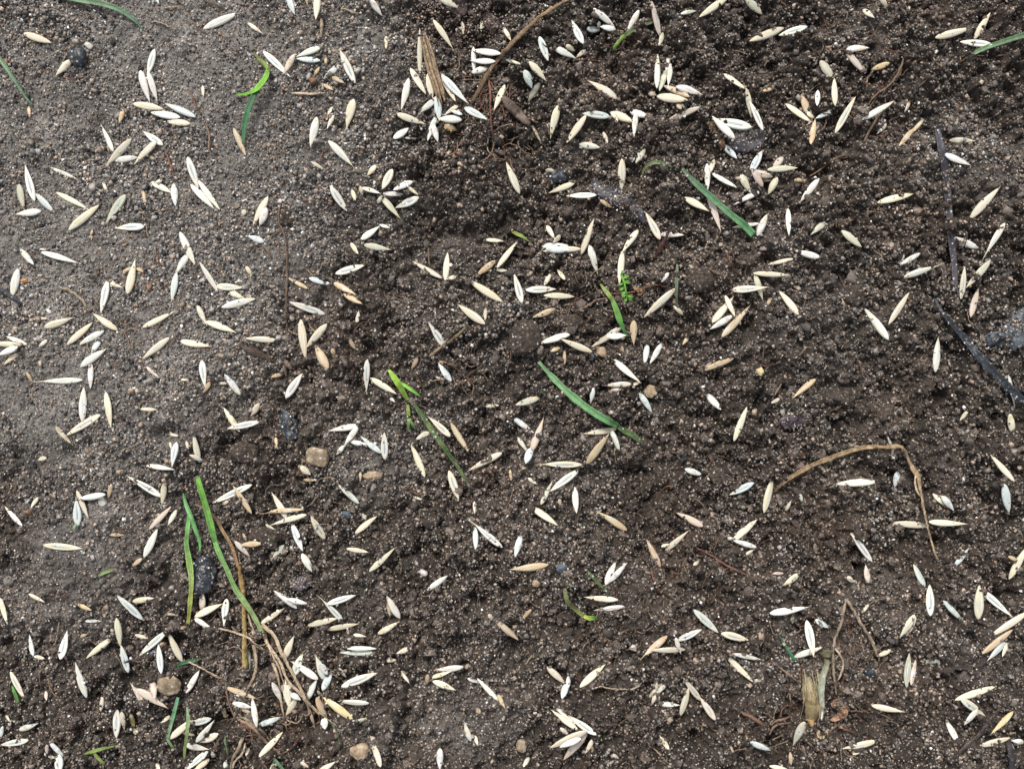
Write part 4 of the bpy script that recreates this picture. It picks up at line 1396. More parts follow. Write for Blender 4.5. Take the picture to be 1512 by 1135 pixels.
part(p, 'stem', tube_mesh([(352,836),(356,862),(359,890),(360,920),(360,952),(361,985)], [4.5,5,5.5,5.5,6,6], M_WOOD, [.9,.9,.9,.9,.9,.6], (.26,.16,.06), (.30,.23,.09), ridge=.2, seed=3))
part(p, 'stalk_foot', tube_mesh([(357,984),(361,990),(362,997)], [12,12,5], M_WOOD, [.5,.6,.4], (.34,.2,.1), (.3,.17,.1), rough=.4))

# ---- straws, twigs, chips
def wood(name, label, cat, pts, rad, c0, c1=None, lift=None, m=None, group=None, **k):
    return tag(link(name, tube_mesh(pts, rad, m or M_WOOD, lift, c0, c1, **k)), label, cat, group)
def chip():
    p0, p1 = ground_at(624, 50, 1.2), ground_at(655, 158, .6)
    rs = np.random.default_rng(4); X = p1 - p0; L = np.linalg.norm(X); X /= L; Y = np.cross([0, 0, 1], X); Y /= np.linalg.norm(Y); Z = np.cross(X, Y)
    n, k = 34, 15; V = []; F = []; C = []; ridg = rs.normal(size=k) * .16; tone = rs.uniform(.55, 1.35, k)
    e0 = rs.uniform(0, 1.4, k); e1 = rs.uniform(0, 2.6, k)
    for i in range(n):
        t = i / (n - 1)
        for j in range(k):
            u = j / (k - 1) * 2 - 1; hw = (0.75 + 0.5 * min(1, t * 3)) * (1 - .25 * t) ; s = e0[j] + t * (L - e0[j] - e1[j])
            V.append(p0 + X * s + Y * (u * hw + .08 * math.sin(t * 9)) + Z * (0.62 * math.sqrt(max(0, 1 - u * u)) + ridg[j] + .05 * rs.normal())); C.append(np.array([.30, .22, .14]) * tone[j] * (1 + .12 * rs.normal()))
    nb = len(V)
    for i in range(n):
        for j in range(k):
            V.append(V[i * k + j] * [1, 1, 0] + [0, 0, p0[2] * (1 - i / n) + p1[2] * i / n - .9]); C.append(np.array([.12, .08, .05]))
    for i in range(n - 1):
        for j in range(k - 1):
            a = i * k + j; F.append((a, a + 1, a + k + 1, a + k)); F.append((nb + a, nb + a + k, nb + a + k + 1, nb + a + 1))
        a = i * k; F.append((a, a + k, nb + a + k, nb + a)); a = i * k + k - 1; F.append((a, nb + a, nb + a + k, a + k))
    for j in range(k - 1): F.append((j, nb + j, nb + j + 1, j + 1)); a = (n - 1) * k + j; F.append((a, a + 1, nb + a + 1, nb + a))
    me = mesh_from('wood_chip', np.array(V) * MM, F, M_WOOD, False); point_colors(me, np.clip(np.array(C), .02, 1))
    tag(link('wood_chip', me), 'splintered grained brown wood chip among seeds at the top', 'wood chip')
chip()
wood('straw', 'long straight orange-brown straw slanting across the top centre', 'straw', [(845,-4),(820,10),(797,25),(775,45),(756,64),(738,85),(724,103),(710,128),(698,150)], [3,4,5,5.5,6,6.5,6,6.5,5], (.30,.20,.11), (.15,.10,.065), [2,2,2,2,2,1.8,1.6,1.2,.5], ridge=.1)
p = plant('dry_straw', 'long bent brown straw arching and hanging at the right', 'straw', 1144, 724)
part(p, 'blade', blade_mesh([(1143,726),(1158,711),(1178,698),(1200,686),(1225,676),(1250,667),(1272,661),(1292,659)], [3,6,7,7.5,7.5,7,6,6], M_WOOD, [.5,1.2,1.8,2,2,1.9,1.8,1.6], (.22,.15,.085), (.30,.21,.12), fold=.4))
part(p, 'stem', tube_mesh([(1290,659),(1310,660),(1328,659),(1337,666),(1341,678),(1347,690),(1355,702),(1358,718),(1364,750),(1370,778),(1378,808),(1385,827)], [5.5,5,4.5,4.5,4,6,8,5,4,3.5,3.2,3.5], M_WOOD, [1.6,1.6,1.8,1.8,1.6,1.6,1.8,2,2.4,3,2.4,.8], (.36,.25,.14), (.34,.25,.16), rough=.25))
part(p, 'sheath', blade_mesh([(1352,702),(1351,712),(1354,724),(1359,733)], [2,3,3,1.5], M_WOOD, [2.2,2.6,2.6,2.2], (.45,.36,.24)))
part(p, 'sheath', blade_mesh([(1319,661),(1314,653),(1311,645)], [3,4,1], M_WOOD, [1.8,2,1.6], (.34,.34,.28)))
tag(link('dark_stem', blade_mesh([(1379,440),(1392,462),(1410,484),(1424,500),(1437,517),(1452,534),(1466,549),(1484,568),(1500,583),(1530,612)], [2,6,8,11,12,12,13,13,14,14], M_CHAR, [.3,.8,1.1,1.2,1.3,1.3,1.4,1.4,1.4,1.4], fold=.5)), 'long black grooved stem running off the right edge', 'stem')
tag(link('buried_strip', blade_mesh([(1384,190),(1392,230),(1398,270),(1401,310),(1405,350),(1409,390),(1411,430)], [10,13,12,11,12,11,7], M_LEAFD, [.35,.45,.5,.6,.6,.5,.3], fold=.1)), 'flat dark grey half-buried strip running down at upper right', 'leaf strip')
wood('twig', 'thin dark twig slanting near the bottom right corner', 'twig', [(1476,1046),(1463,1061),(1450,1080),(1430,1098),(1409,1118)], [4,5,6,6,3], (.07,.055,.05), (.08,.065,.06), [1.2,1.2,1.0,.8,.4])
wood('twig', 'short thick black twig stub lying over a cream seed at bottom right', 'twig', [(1489,1096),(1492,1108),(1495,1124),(1496,1142)], [8,11,11,11], (.05,.045,.05), None, [1.6,2.0,1.8,1.5])
wood('twig', 'dark maroon twig crossing a white seed right of centre top', 'twig', [(989,336),(984,350),(976,364),(966,382)], [3,5,7,4], (.075,.028,.028), (.06,.028,.025), [1.6,1.8,1,.4])
wood('twig', 'dark twig along the left edge below the orange grain', 'twig', [(-6,424),(8,432),(20,440),(32,448)], [8,8,7,3], (.055,.055,.062), None, [.5,.6,.6,.3])
wood('bark_piece', 'reddish brown bark piece with a frayed end near the top centre', 'bark piece', [(742,144),(750,152),(760,162),(771,174),(782,184)], [8,14,14,13,7], (.13,.095,.075), (.20,.15,.12), [.8,1.1,1.2,1.0,.6], ridge=.2, nr=12)
wood('straw', 'short thin pale straw below the reddish bark piece', 'straw', [(787,189),(791,195),(795,203),(800,211)], [2.5,4,3.5,1.5], (.32,.27,.18), None, [.6,.8,.8,.4])
wood('straw', 'stubby brown straw left of the centre beside a thin cream seed', 'straw', [(688,483),(676,494),(660,508)], [2.5,4.5,5], (.16,.12,.07), None, [.5,.8,.6])
wood('straw', 'short pale brown straw end below another at centre left', 'straw', [(663,498),(652,511),(643,519),(634,527)], [2,3.5,5,4], (.24,.18,.11), None, [.5,.7,.8,.6])
wood('twig', 'small dark twig among crumbs right of the feathery weed', 'twig', [(1044,396),(1056,402),(1068,408),(1080,413)], [2,4,3.5,2], (.10,.075,.055))
wood('bark_piece', 'dark brown sliver of bark buried left of the centre', 'bark piece', [(352,509),(368,516),(386,524),(402,532)], [5,11,11,5], (.085,.062,.048), None, [.2,.4,.4,.2], nr=10)
wood('bark_piece', 'small brown bark sliver left of a yellow forked shoot', 'bark piece', [(418,530),(424,537),(431,545)], [5,8,4], (.18,.12,.085), None, [.3,.5,.3])
wood('straw', 'thin brown straw below a pair of cream and white seeds at top', 'straw', [(473,22),(475,36),(474,56)], [3,5,3.5], (.22,.17,.12), None, [.3,.5,.4])
M_STEM = tone_material('rotting_stem', 0.5, 0.4, 500, 0.6, 1.35, 0.0002, dust=.08)
# ---- hollow stem and what grows round it
p = plant('hollow_stem', 'fat olive and ochre rotting stem with pale sheath at lower right', 'stem', 1196, 1035)
part(p, 'stem', tube_mesh([(1189,984),(1193,996),(1197,1010),(1199,1026),(1200,1042),(1198,1054),(1197,1062)], [12,18,22,23,22,19,11], M_STEM, [-.9,-.2,.4,.7,.7,.5,.1], (.12,.11,.06), (.30,.22,.11), nr=20, ridge=.12, seed=11, flat=.6))
part(p, 'stem_tip', tube_mesh([(1197,1060),(1198,1066),(1199,1072)], [11,10,6], M_WOOD, [.8,.8,.5], (.36,.24,.12)))
part(p, 'sheath', blade_mesh([(1221,973),(1219,985),(1214,1000),(1212,1018),(1213,1032),(1214,1046)], [9,10,10,11,9,7], M_GREEN, [1.6,2,2,2,1.8,1.2], (.15,.15,.09), (.42,.44,.34), fold=.5))
part(p, 'leaf_scrap', blade_mesh([(1213,968),(1220,964),(1228,966)], [8,14,9], M_GREEN, [1,1.5,1.2], (.13,.115,.06)))
for pts, r in [([(1136,1084),(1141,1074),(1148,1069),(1160,1067),(1172,1067),(1180,1065),(1188,1064)], 3.5), ([(1169,1009),(1167,1020),(1167,1030),(1169,1043)], 3), ([(1138,1070),(1147,1063),(1158,1061),(1168,1056)], 3),
               ([(1162,1066),(1168,1074),(1176,1078)], 2.2), ([(1140,1092),(1152,1086),(1164,1078)], 2.2), ([(1186,1090),(1194,1096),(1202,1103)], 2.2), ([(1185,1100),(1190,1115),(1198,1135)], 3)]:
    part(p, 'root', tube_mesh(pts, [r] * (len(pts) - 1) + [r * .5], M_ROOT, None, (.24, .16, .11), (.17, .11, .08)))
def crumple(name, label, cat, px, py, r, m, n, col, group=None, seed=1):
    p = plant(name, label, cat, px, py, group); rs = random.Random(seed)
    for _ in range(n):
        a = rs.uniform(0, 6.28); d = r * rs.uniform(.3, .9); x, y = px + math.cos(a) * d * .5, py + math.sin(a) * d * .5; b = a + rs.uniform(.5, 1.6)
        part(p, 'flap', blade_mesh([(x, y), (x + math.cos(a) * r * .4, y + math.sin(a) * r * .4), (x + math.cos(b) * r * .8, y + math.sin(b) * r * .8)], [4, r * .55, 2], m, [rs.uniform(.5, 1.2), rs.uniform(1.2, 2.2), .6], col, tuple(c * 1.3 for c in col), twist=.8, seed=_))
rsf = np.random.default_rng(21)
for q in range(16):
    x0 = 1186 + q * 1.7; y0 = 985 + rsf.uniform(0, 25); y1 = y0 + rsf.uniform(35, 75); dx = rsf.normal() * 3
    part(p, 'fibre', tube_mesh([(x0, y0), (x0 + dx * .3 + 3, (y0 + y1) / 2), (x0 + dx, y1)], [1.2, 1.8, .8], M_STEM, [.6, 1.9, .8], (.22, .19, .11), (.36, .28, .16), seed=q + 50))
crumple('dry_husk', 'curled brown crumpled husk right of the fat hollow stem', 'husk', 1235, 1048, 17, M_WOOD, 9, (.28, .17, .11), seed=3)
crumple('dry_husk', 'small buff crumbled husk below the fat hollow stem', 'husk', 1215, 1083, 9, M_WOOD, 5, (.36, .28, .18), seed=4)
crumple('dry_husk', 'square hollow buff husk left of two standing seeds at right', 'husk', 1323, 990, 11, M_WOOD, 7, (.40, .30, .16), seed=6)
crumple('dry_husk', 'papery brown husk between the feathery weed and a slanting seed', 'husk', 946, 424, 11, M_WOOD, 5, (.26, .16, .09), seed=8)
crumple('dry_husk', 'tan crumbled husk under the wood chip beside a stack of seeds', 'husk', 664, 190, 7, M_WOOD, 4, (.42, .32, .16), seed=9)

# ---- roots
G_RT = 'thin roots lying over the soil'
BR = (.20, .13, .085); RD = (.17, .075, .05); PL = (.38, .30, .21); DK = (.12, .08, .055)
ROOTS = [([(87,424),(97,427),(106,431),(115,438),(122,444),(126,452),(128,461)],3.5,PL,'forked pale tan root left of centre ending at cream seeds'),
 ([(128,461),(137,455),(147,440),(158,425)],2,BR,'short brown root branching from the forked pale root'),
 ([(899,439),(880,443),(868,451),(846,461)],2.2,BR,'thin brown root left of the yellow-green bladed sprout'),
 ([(900,434),(920,433),(940,430),(955,424),(969,421),(986,424)],2.5,RD,'rusty thin root passing under the feathery weed'),
 ([(721,112),(724,135),(724,160),(725,180),(728,200),(735,213)],3,RD,'long rusty root hanging below the straight orange straw'),
 ([(716,150),(705,165),(690,178)],2,RD,'fine rusty root fibre under the straight orange straw'),
 ([(728,140),(736,150),(744,166),(748,180)],2,RD,'fine rusty root fibre left of the reddish bark piece'),
 ([(722,125),(712,135),(708,150),(715,165)],2,RD,'curling rusty root fibre below the orange straw'),
 ([(728,205),(727,222),(718,234),(706,240)],1.8,BR,'faint brown root curving under the rusty roots'),
 ([(661,538),(670,539),(679,543),(692,559),(702,573)],2.2,BR,'thin curved brown root beside a bluish seed at centre'),
 ([(270,974),(285,980),(300,987),(316,996),(332,1004)],2.4,PL,'thin pale root crossing the dark green blade'),
 ([(1335,82),(1330,100),(1321,116),(1310,129),(1298,137),(1288,146),(1282,156)],3.2,BR,'bent brown root near the top right'),
 ([(1138,974),(1150,984),(1165,996),(1181,1008)],2.4,BR,'straight brown root left of the fat hollow stem'),
 ([(430,138),(445,138),(462,139),(480,137)],2.5,PL,'short pinkish level root right of the forked green sprout'),
 ([(1030,809),(1045,817),(1059,825),(1072,834),(1085,840),(1109,852)],3,RD,'long reddish root low right of centre'),
 ([(961,838),(965,855),(972,868),(977,878)],2,RD,'thin reddish root right of the white seed pair at lower centre'),
 ([(225,32),(236,33),(248,39),(258,39),(268,34)],2.2,PL,'thin pale wavy root near the arching top-left blade'),
 ([(243,12),(252,11),(262,10),(272,11)],2.2,PL,'short pale wavy root at the top edge left of centre'),
 ([(279,132),(284,142),(289,155),(297,168)],2,RD,'thin reddish straight root left of the forked green sprout'),
 ([(243,219),(249,235),(254,250),(258,262)],2.6,RD,'thin reddish root below the seed stack at upper left'),
 ([(304,182),(309,201),(308,219),(311,228),(315,234)],2.2,BR,'wavy pale brown root at upper left'),
 ([(300,0),(312,5),(325,10),(334,16)],3,DK,'dark brown root at the top edge left of a white seed'),
 ([(387,361),(392,366),(397,373),(401,381)],3,BR,'short brown root below the small bluish seed at left'),
 ([(504,13),(514,15),(521,19),(530,20)],2.2,PL,'short pale curl of root near the top edge'),
 ([(1154,567),(1147,578),(1139,592)],2.2,BR,'short brown root below the yellow chip'),
 ([(875,1016),(888,1013),(900,1016),(918,1017),(934,1017),(943,1012),(948,1007)],2.2,PL,'thin pale level root low in the centre'),
 ([(774,983),(782,972),(789,964),(789,957)],2.2,PL,'fine curved root under the tan seed at bottom centre'),
 ([(1238,1073),(1250,1077),(1265,1083),(1282,1089),(1299,1090)],2.6,RD,'thin red root below the curled brown husk'),
 ([(1447,452+300),(1457,748),(1469,744)],2.4,BR,'short brown root at right between two bluish seeds'),
 ([(1196,260),(1212,250),(1226,238),(1236,233),(1247,229)],3.2,BR,'brown root left of a white slanting seed at upper right'),
 ([(1276,210),(1283,195),(1292,180),(1298,170),(1308,163)],4,DK,'dark brown root between two white seeds at upper right'),
 ([(1370,116),(1361,124),(1352,132)],2,DK,'faint dark root near the top right corner'),
 ([(1249,884),(1246,900),(1242,920),(1236,935),(1232,948),(1230,972),(1232,1000),(1235,1025)],4.5,PL,'tan root arm falling to the curled husk'),
 ([(1250,884),(1255,893),(1263,905),(1271,920),(1282,936),(1290,952),(1295,968)],4.5,PL,'tan root arm of the hairpin pointing down to a small cream seed'),
 ([(1232,955),(1240,966),(1245,977),(1243,990),(1236,1006)],3.5,PL,'short looped tan root branch right of the fat hollow stem'),
 ([(1238,1050),(1235,1062),(1231,1076)],3.5,BR,'short brown root under the curled brown husk'),
 ([(633,366),(633,380),(634,394)],2.6,BR,'thin upright brown root left of centre above a tan seed'),
 ([(348,1060),(370,1072),(392,1094),(404,1104),(420,1118)],4.2,BR,'thick brown root through the bottom root tangle'),
 ([(334,1068),(326,1085),(316,1110)],3.4,BR,'brown root slanting down to the bottom edge at lower left'),
 ([(358,1088),(352,1105),(344,1118),(340,1136)],5,PL,'stout pale root reaching the bottom edge'),
 ([(362,1096),(358,1112),(348,1122),(343,1134)],4,PL,'curved pale root end at the bottom edge'),
 ([(333,1080),(333,1095),(337,1116)],3,(.10,.16,.06),'greenish root standing near the bottom edge'),
 ([(350,1058),(362,1060),(372,1070),(388,1080),(400,1095)],4,(.24,.22,.14),'olive stalk bent along the bottom root tangle'),
 ([(300,988),(315,997),(331,1005),(336,1030),(346,1060)],2.4,BR,'long thin brown root above the bottom tangle'),
 ([(485,1064),(494,1074),(500,1090),(504,1100)],2.2,(.10,.15,.08),'thin greenish root right of the dry root tangle'),
 ([(965,1104),(973,1112),(982,1122),(988,1128)],2.4,BR,'short brown root at the bottom edge right of centre'),
 ([(978,300),(968,306),(960,312)],2,DK,'fine dark root beside the dark curved leaf'),
 ([(1008,198),(1014,190),(1022,182),(1034,179),(1046,180)],2.4,DK,'dark arching root above the deep hole'),
 ([(765,486),(758,500),(755,520),(752,535)],3,DK,'dark brown root running down past the large clod'),
 ([(700,500),(690,512),(688,530)],2.6,DK,'curved dark root at centre above the thin brown root'),
 ([(415,300),(411,325),(420,350),(424,400),(422,450),(424,500)],2.2,DK,'long faint brown root running down left of centre'),
 ([(1368,680+0),(1376,672)],1.5,BR,'tiny root at right'),
 ([(160,580),(158,600),(170,612)],1.6,BR,'tiny root at left'),
 ([(1093,1050),(1110,1058),(1122,1066),(1132,1072)],5,(.13,.075,.05),'broad dark reddish root left of the fat hollow stem'),
 ([(1240,436),(1246,448),(1244,462)],2.2,PL,'thin pale root standing at right above a white seed'),
]
for pts, r, c, lab in ROOTS:
    if 'tiny root' in lab: continue
    n = len(pts); tag(link('root', tube_mesh(pts, [r * .7] + [r] * (n - 2) + [r * .5], M_ROOT, [.3] + [.7] * (n - 2) + [.2], c, tuple(q * .85 for q in c), seed=int(pts[0][0]))), lab, 'root', G_RT)

# hair-fine rootlets nobody could count
def rootlets():
    rs = np.random.default_rng(12); V = []; F = []; C = []; off = 0
    hubs = [(720,180,60),(740,215,50),(430,1010,80),(360,1080,60),(1160,1070,60),(1240,1060,60),(1220,160,70),(1260,60,60),(200,470,60),(1300,160,60),(660,540,60),(860,460,50),(1030,840,80),(940,900,60),(450,720,60),(390,1000,70),(440,1040,60),(370,930,50),(1210,1080,60),(1190,960,50),(1280,950,60),(700,150,45),(725,130,35),(400,1090,60)]
    for q in range(760):
        if q < 520: hx, hy, r = hubs[q % len(hubs)]; x, y = hx + rs.normal() * r * .6, hy + rs.normal() * r * .6
        else: x, y = rs.uniform(0, 1512), rs.uniform(0, 1135)
        a = rs.uniform(0, 6.28); pts = []
        for k in range(9): pts.append((x, y)); a += rs.normal() * .38; s = rs.uniform(3, 5.5); x += math.cos(a) * s; y += math.sin(a) * s
        P = lay_path(np.array(pts), np.full(9, .35), smooth=1); T = tangents(P); r = rs.uniform(.06, .15)
        c = np.array([(.20, .13, .085), (.28, .21, .15), (.15, .07, .045)][rs.integers(3)]) * rs.uniform(.6, 1.2)
        for i in range(9):
            sd = np.cross([0, 0, 1.0], T[i]); sd /= np.linalg.norm(sd); up = np.cross(T[i], sd)
            for j in range(4): th = j * math.pi / 2; V.append(P[i] + (sd * math.cos(th) + up * math.sin(th)) * r * (1 - .06 * i)); C.append(c)
            if i:
                for j in range(4): F.append((off + (i - 1) * 4 + j, off + (i - 1) * 4 + (j + 1) % 4, off + i * 4 + (j + 1) % 4, off + i * 4 + j))
        off += 36
    me = mesh_from('rootlets', np.array(V) * MM, F, M_ROOT); point_colors(me, np.array(C))
    tag(link('rootlets', me), 'hair-fine brown rootlets matted over the soil', 'rootlets', kind='stuff')
rootlets()

# ---- stones, charcoal, leaf scraps
ICO3 = ico(3); ICO4 = ico(4)
def stone(name, label, cat, px, py, rx, ry, ang, hmm, m, sq=0.3, jag=0.16, sink=.35, group=None, seed=1, smooth=True):
    v, f = ICO4 if smooth else ICO3; v = v.copy(); rs = np.random.default_rng(seed); k = rs.normal(size=(10, 3)); k /= np.linalg.norm(k, axis=1)[:, None]
    l = np.abs(v).max(1)[:, None]; v = v * (1 - sq) + (v / l) * sq * .82
    for q in range(10):                                       # broken facets
        dist = 0.72 + 0.22 * rs.random(); d = v @ k[q]; v -= np.clip(d - dist, 0, None)[:, None] * k[q] * .9
    n3 = fbm((v[:, 0] * 7 + v[:, 2] * 5), (v[:, 1] * 7 - v[:, 2] * 4), 4.0, seed + 40, 3); v = v * (1 + jag * n3[:, None])
    g = ground_at(px, py, 0.0, rx * PX * .7); a = R(ang); ca, sa = math.cos(a), math.sin(a)
    S = v * [rx * PX, ry * PX, hmm]; V = np.stack([S[:, 0] * ca - S[:, 1] * sa, S[:, 0] * sa + S[:, 1] * ca, S[:, 2] + hmm * (1 - 2 * sink)], 1)
    me = mesh_from(name, V * MM, f, m, smooth); o = link(name, me, None, tuple(g * MM)); return tag(o, label, cat, group)
DUSTY = []
def flake(name, label, cat, poly, m, th=0.8, dome=0.8, lift=-0.35, group=None, seed=1, jag=1.2):
    rs = np.random.default_rng(seed); P = []
    for a, b in zip(poly, poly[1:] + poly[:1]):
        n = max(2, int(math.dist(a, b) / 4))
        for k in range(n): t = k / n; P.append((a[0] * (1 - t) + b[0] * t + rs.normal() * jag * .5, a[1] * (1 - t) + b[1] * t + rs.normal() * jag * .5))
    P = np.array(P); c = P.mean(0); g = ground_at(c[0], c[1], lift, 1.5); n = len(P); V = []; F = []
    rings = [1.0, .96, .86, .74, .62, .5, .38, .26, .13]
    f0 = (CAM_H - g[2]) / CAM_H
    for ri, s in enumerate(rings):
        for q in P:
            w = c + (q - c) * s; x, y = pxx(w[0]) * f0, pyy(w[1]) * f0
            zz = 0 if ri == 0 else th + dome * (1 - s * s)
            hh = 0.5 * (henv(x, y, 1.0) - (g[2] - lift))
            zz += hh + (0.8 * float(fbm(np.array([x]), np.array([y]), 2.0, seed + 60, 3)[0]) if ri else -.4)
            V.append((x - g[0], y - g[1], zz))
    V.append((pxx(c[0]) * f0 - g[0], pyy(c[1]) * f0 - g[1], th + dome + 0.5 * (henv(g[0], g[1], 1.0) - (g[2] - lift)))); V.append((0, 0, -.5))
    for ri in range(len(rings) - 1):
        for j in range(n): j2 = (j + 1) % n; F.append((ri * n + j, (ri + 1) * n + j, (ri + 1) * n + j2, ri * n + j2))
    o = (len(rings) - 1) * n
    for j in range(n): j2 = (j + 1) % n; F.append((o + j, len(V) - 2, o + j2)); F.append((j2, len(V) - 1, j))
    DUSTY.append((np.array(V[n:-1]) + g, 0.34 if th < .9 else .10))
    me = mesh_from(name, np.array(V) * MM, F, m, True); return tag(link(name, me, None, tuple(g * MM)), label, cat, group)
stone('charcoal_lump', 'round black charcoal lump beside a cream seed at upper left', 'charcoal', 117, 86, 14, 16, 10, 1.2, M_CHAR, sq=.2, jag=.35, seed=3, smooth=False)
flake('charcoal_flake', 'black pointed charcoal flake above the square brown pebble', 'charcoal', [(414,602),(424,603),(433,614),(440,620),(441,640),(444,646),(430,652),(421,646),(413,628)], M_CHAR, 1.0, .5, seed=5)
stone('pebble', 'square brown pebble left of centre', 'pebble', 468, 675, 20, 17, -6, 1.5, M_BRST, sq=.75, seed=7, group='pebbles')
stone('pebble', 'wedge-shaped tan pebble above a lone white seed left of centre', 'pebble', 551, 702, 15, 7, 10, .9, M_TAN, sq=.5, seed=8, group='pebbles')
stone('pebble', 'brown pebble below the dark green blade at lower left', 'pebble', 251, 1009, 19, 15, -5, 1.6, M_BRST, sq=.3, seed=9, group='pebbles')
flake('charcoal_lump', 'big glossy blue-black charcoal lump beside the uprooted plant', 'charcoal', [(300,816),(312,820),(322,838),(321,856),(312,872),(298,876),(287,868),(284,846),(290,826)], M_CHAR, 1.6, .7, seed=11, jag=2.2)
stone('charcoal_lump', 'small oval black charcoal lump above two cream seeds at top centre', 'charcoal', 826, 262, 20, 11, 12, 1.3, M_CHAR, sq=.3, jag=.35, seed=12, smooth=False)
flake('slate_stone', 'flat slate-blue stone at the right edge', 'stone', [(1450,499),(1458,491),(1470,486),(1482,474),(1490,470),(1497,460),(1508,455),(1522,449),(1524,512),(1510,513),(1497,519),(1486,512),(1478,515),(1468,509),(1460,513)], M_SLATE, .6, .5, seed=13, jag=2.4)
flake('dead_leaf', 'dark slate-coloured dead leaf beneath the biggest white seed', 'dead leaf', [(1062,184),(1085,180),(1110,190),(1132,196),(1128,212),(1112,222),(1098,229),(1080,222),(1070,206)], M_LEAFD, .5, .5, seed=14, jag=1.6)
flake('dead_leaf', 'small maroon leaf scrap above the biggest white seed', 'dead leaf', [(1046,166),(1056,159),(1068,160),(1072,169),(1066,176),(1052,175)], M_LEAFR, .4, .5, seed=15)
flake('dead_leaf', 'brown leaf flap overhanging the deep hole', 'dead leaf', [(1040,181),(1052,178),(1060,190),(1068,205),(1070,222),(1064,220),(1054,200)], simple('brown_leaf', [(0.3, (.07, .045, .025)), (.7, (.16, .10, .055))], 500), .4, .8, lift=1.5, seed=16)
flake('dead_leaf', 'maroon dead leaf at the top edge under two cream seeds', 'dead leaf', [(602,-6),(650,-6),(690,-2),(692,14),(685,24),(668,20),(652,13),(628,12),(606,10)], M_LEAFR, .4, .8, seed=17, jag=1.8)
flake('dead_leaf', 'purple-brown dead leaf left of the straight orange straw', 'dead leaf', [(712,22),(722,14),(738,30),(742,52),(738,60),(728,54),(718,44)], M_LEAFR, .4, .6, seed=18, jag=1.8)
flake('dead_leaf', 'dark curved leaf right of the small oval charcoal', 'dead leaf', [(870,262),(890,268),(915,278),(940,296),(956,318),(962,334),(946,328),(924,310),(898,300),(880,288)], M_LEAFD, .4, .6, seed=19, jag=2)
flake('bark_chip', 'purple bark chip under two white seeds at lower left', 'bark chip', [(420,856),(436,850),(452,850),(463,856),(462,864),(450,870),(436,872),(424,866)], M_PURP, .6, .5, seed=20)
flake('stone_chip', 'flat purple-grey stone chip at right of centre', 'stone chip', [(1150,619),(1163,610),(1180,611),(1187,622),(1176,632),(1160,634),(1153,628)], M_PURP, .8, .5, seed=21)
stone('pebble', 'pale round pebble below a pinkish seed right of centre', 'pebble', 960, 578, 12, 10, 0, 1.1, M_TAN, sq=.2, seed=22, group='pebbles')
stone('pebble', 'small tan pebble between two cream seeds at centre', 'pebble', 888, 520, 8, 8, 0, .9, M_TAN, sq=.2, seed=23, group='pebbles')
stone('stone_chip', 'pale yellow angular chip right of centre', 'stone chip', 1122, 549, 6, 7, 30, .7, M_YEL, sq=.6, seed=24)
stone('pebble', 'round blue-grey pebble right of a tan seed low in the centre', 'pebble', 829, 838, 10, 8, 0, 1.0, M_SLATE, sq=.1, seed=25, group='pebbles')
stone('pebble', 'tan pebble below the round blue-grey pebble', 'pebble', 792, 860, 7, 6, 20, .8, M_TAN, sq=.5, seed=26, group='pebbles')
stone('pebble', 'white quartz grain above a tan seed low right of centre', 'pebble', 935, 955, 7, 5, -20, .8, M_PALE, sq=.4, seed=27, group='pebbles')
stone('pebble', 'small shiny orange grain near the left edge', 'pebble', 37, 415, 6, 4, 10, .6, M_ORG, sq=.1, seed=28, group='pebbles')
stone('pebble', 'white round grain inside the bend of the brown straw', 'pebble', 1319, 667, 4.5, 4, 0, .6, M_PALE, sq=.1, seed=29, group='pebbles')
stone('pebble', 'translucent bluish grain below a white seed at left', 'pebble', 152, 740, 6, 7, 20, .7, M_PALE, sq=.4, seed=30, group='pebbles')
stone('pebble', 'white angular grain beside the round black charcoal', 'pebble', 132, 68, 7, 5, -40, .7, M_PALE, sq=.5, seed=31, group='pebbles')
flake('leaf_scrap', 'violet-black film scrap between two white seeds at lower left', 'leaf scrap', [(221,960),(236,954),(250,956),(262,958),(276,956),(272,968),(256,972),(240,969),(226,970)], M_VIO, .3, .3, seed=32)
stone('pebble', 'brown pebble above the round pale pebble cluster left of centre', 'pebble', 170, 637, 1, 1, 0, .4, M_BRST, seed=33) if False else None
stone('stone_chip', 'grey chip right of the large clod beside a cream seed', 'stone chip', 873, 527, 5, 6, 10, .6, M_SLATE, sq=.5, seed=34)
stone('pebble', 'small blue-black pebble in the hollow right of the fat hollow stem', 'pebble', 1283, 992, 9, 8, 20, 1.0, M_CHAR, sq=.2, seed=35, group='pebbles')
stone('pebble', 'blue-grey pebble left of a white seed low at left', 'pebble', 511, 759, 8, 6, 0, .8, M_SLATE, sq=.2, seed=36, group='pebbles')
stone('pebble', 'light brown stone right of the dry root tangle at the bottom', 'pebble', 532, 1110, 16, 13, 15, 1.2, M_TAN, sq=.4, sink=.5, seed=37, group='pebbles')
stone('pebble', 'brown pebble at the bottom centre above a fine root', 'pebble', 770, 1100, 9, 10, 15, 1.0, M_BRST, sq=.2, seed=38, group='pebbles')
stone('pebble', 'pale grey grain left of the leftmost seed of the lower centre', 'pebble', 625, 845, 7, 5, -20, .7, M_PALE, sq=.3, seed=39, group='pebbles')
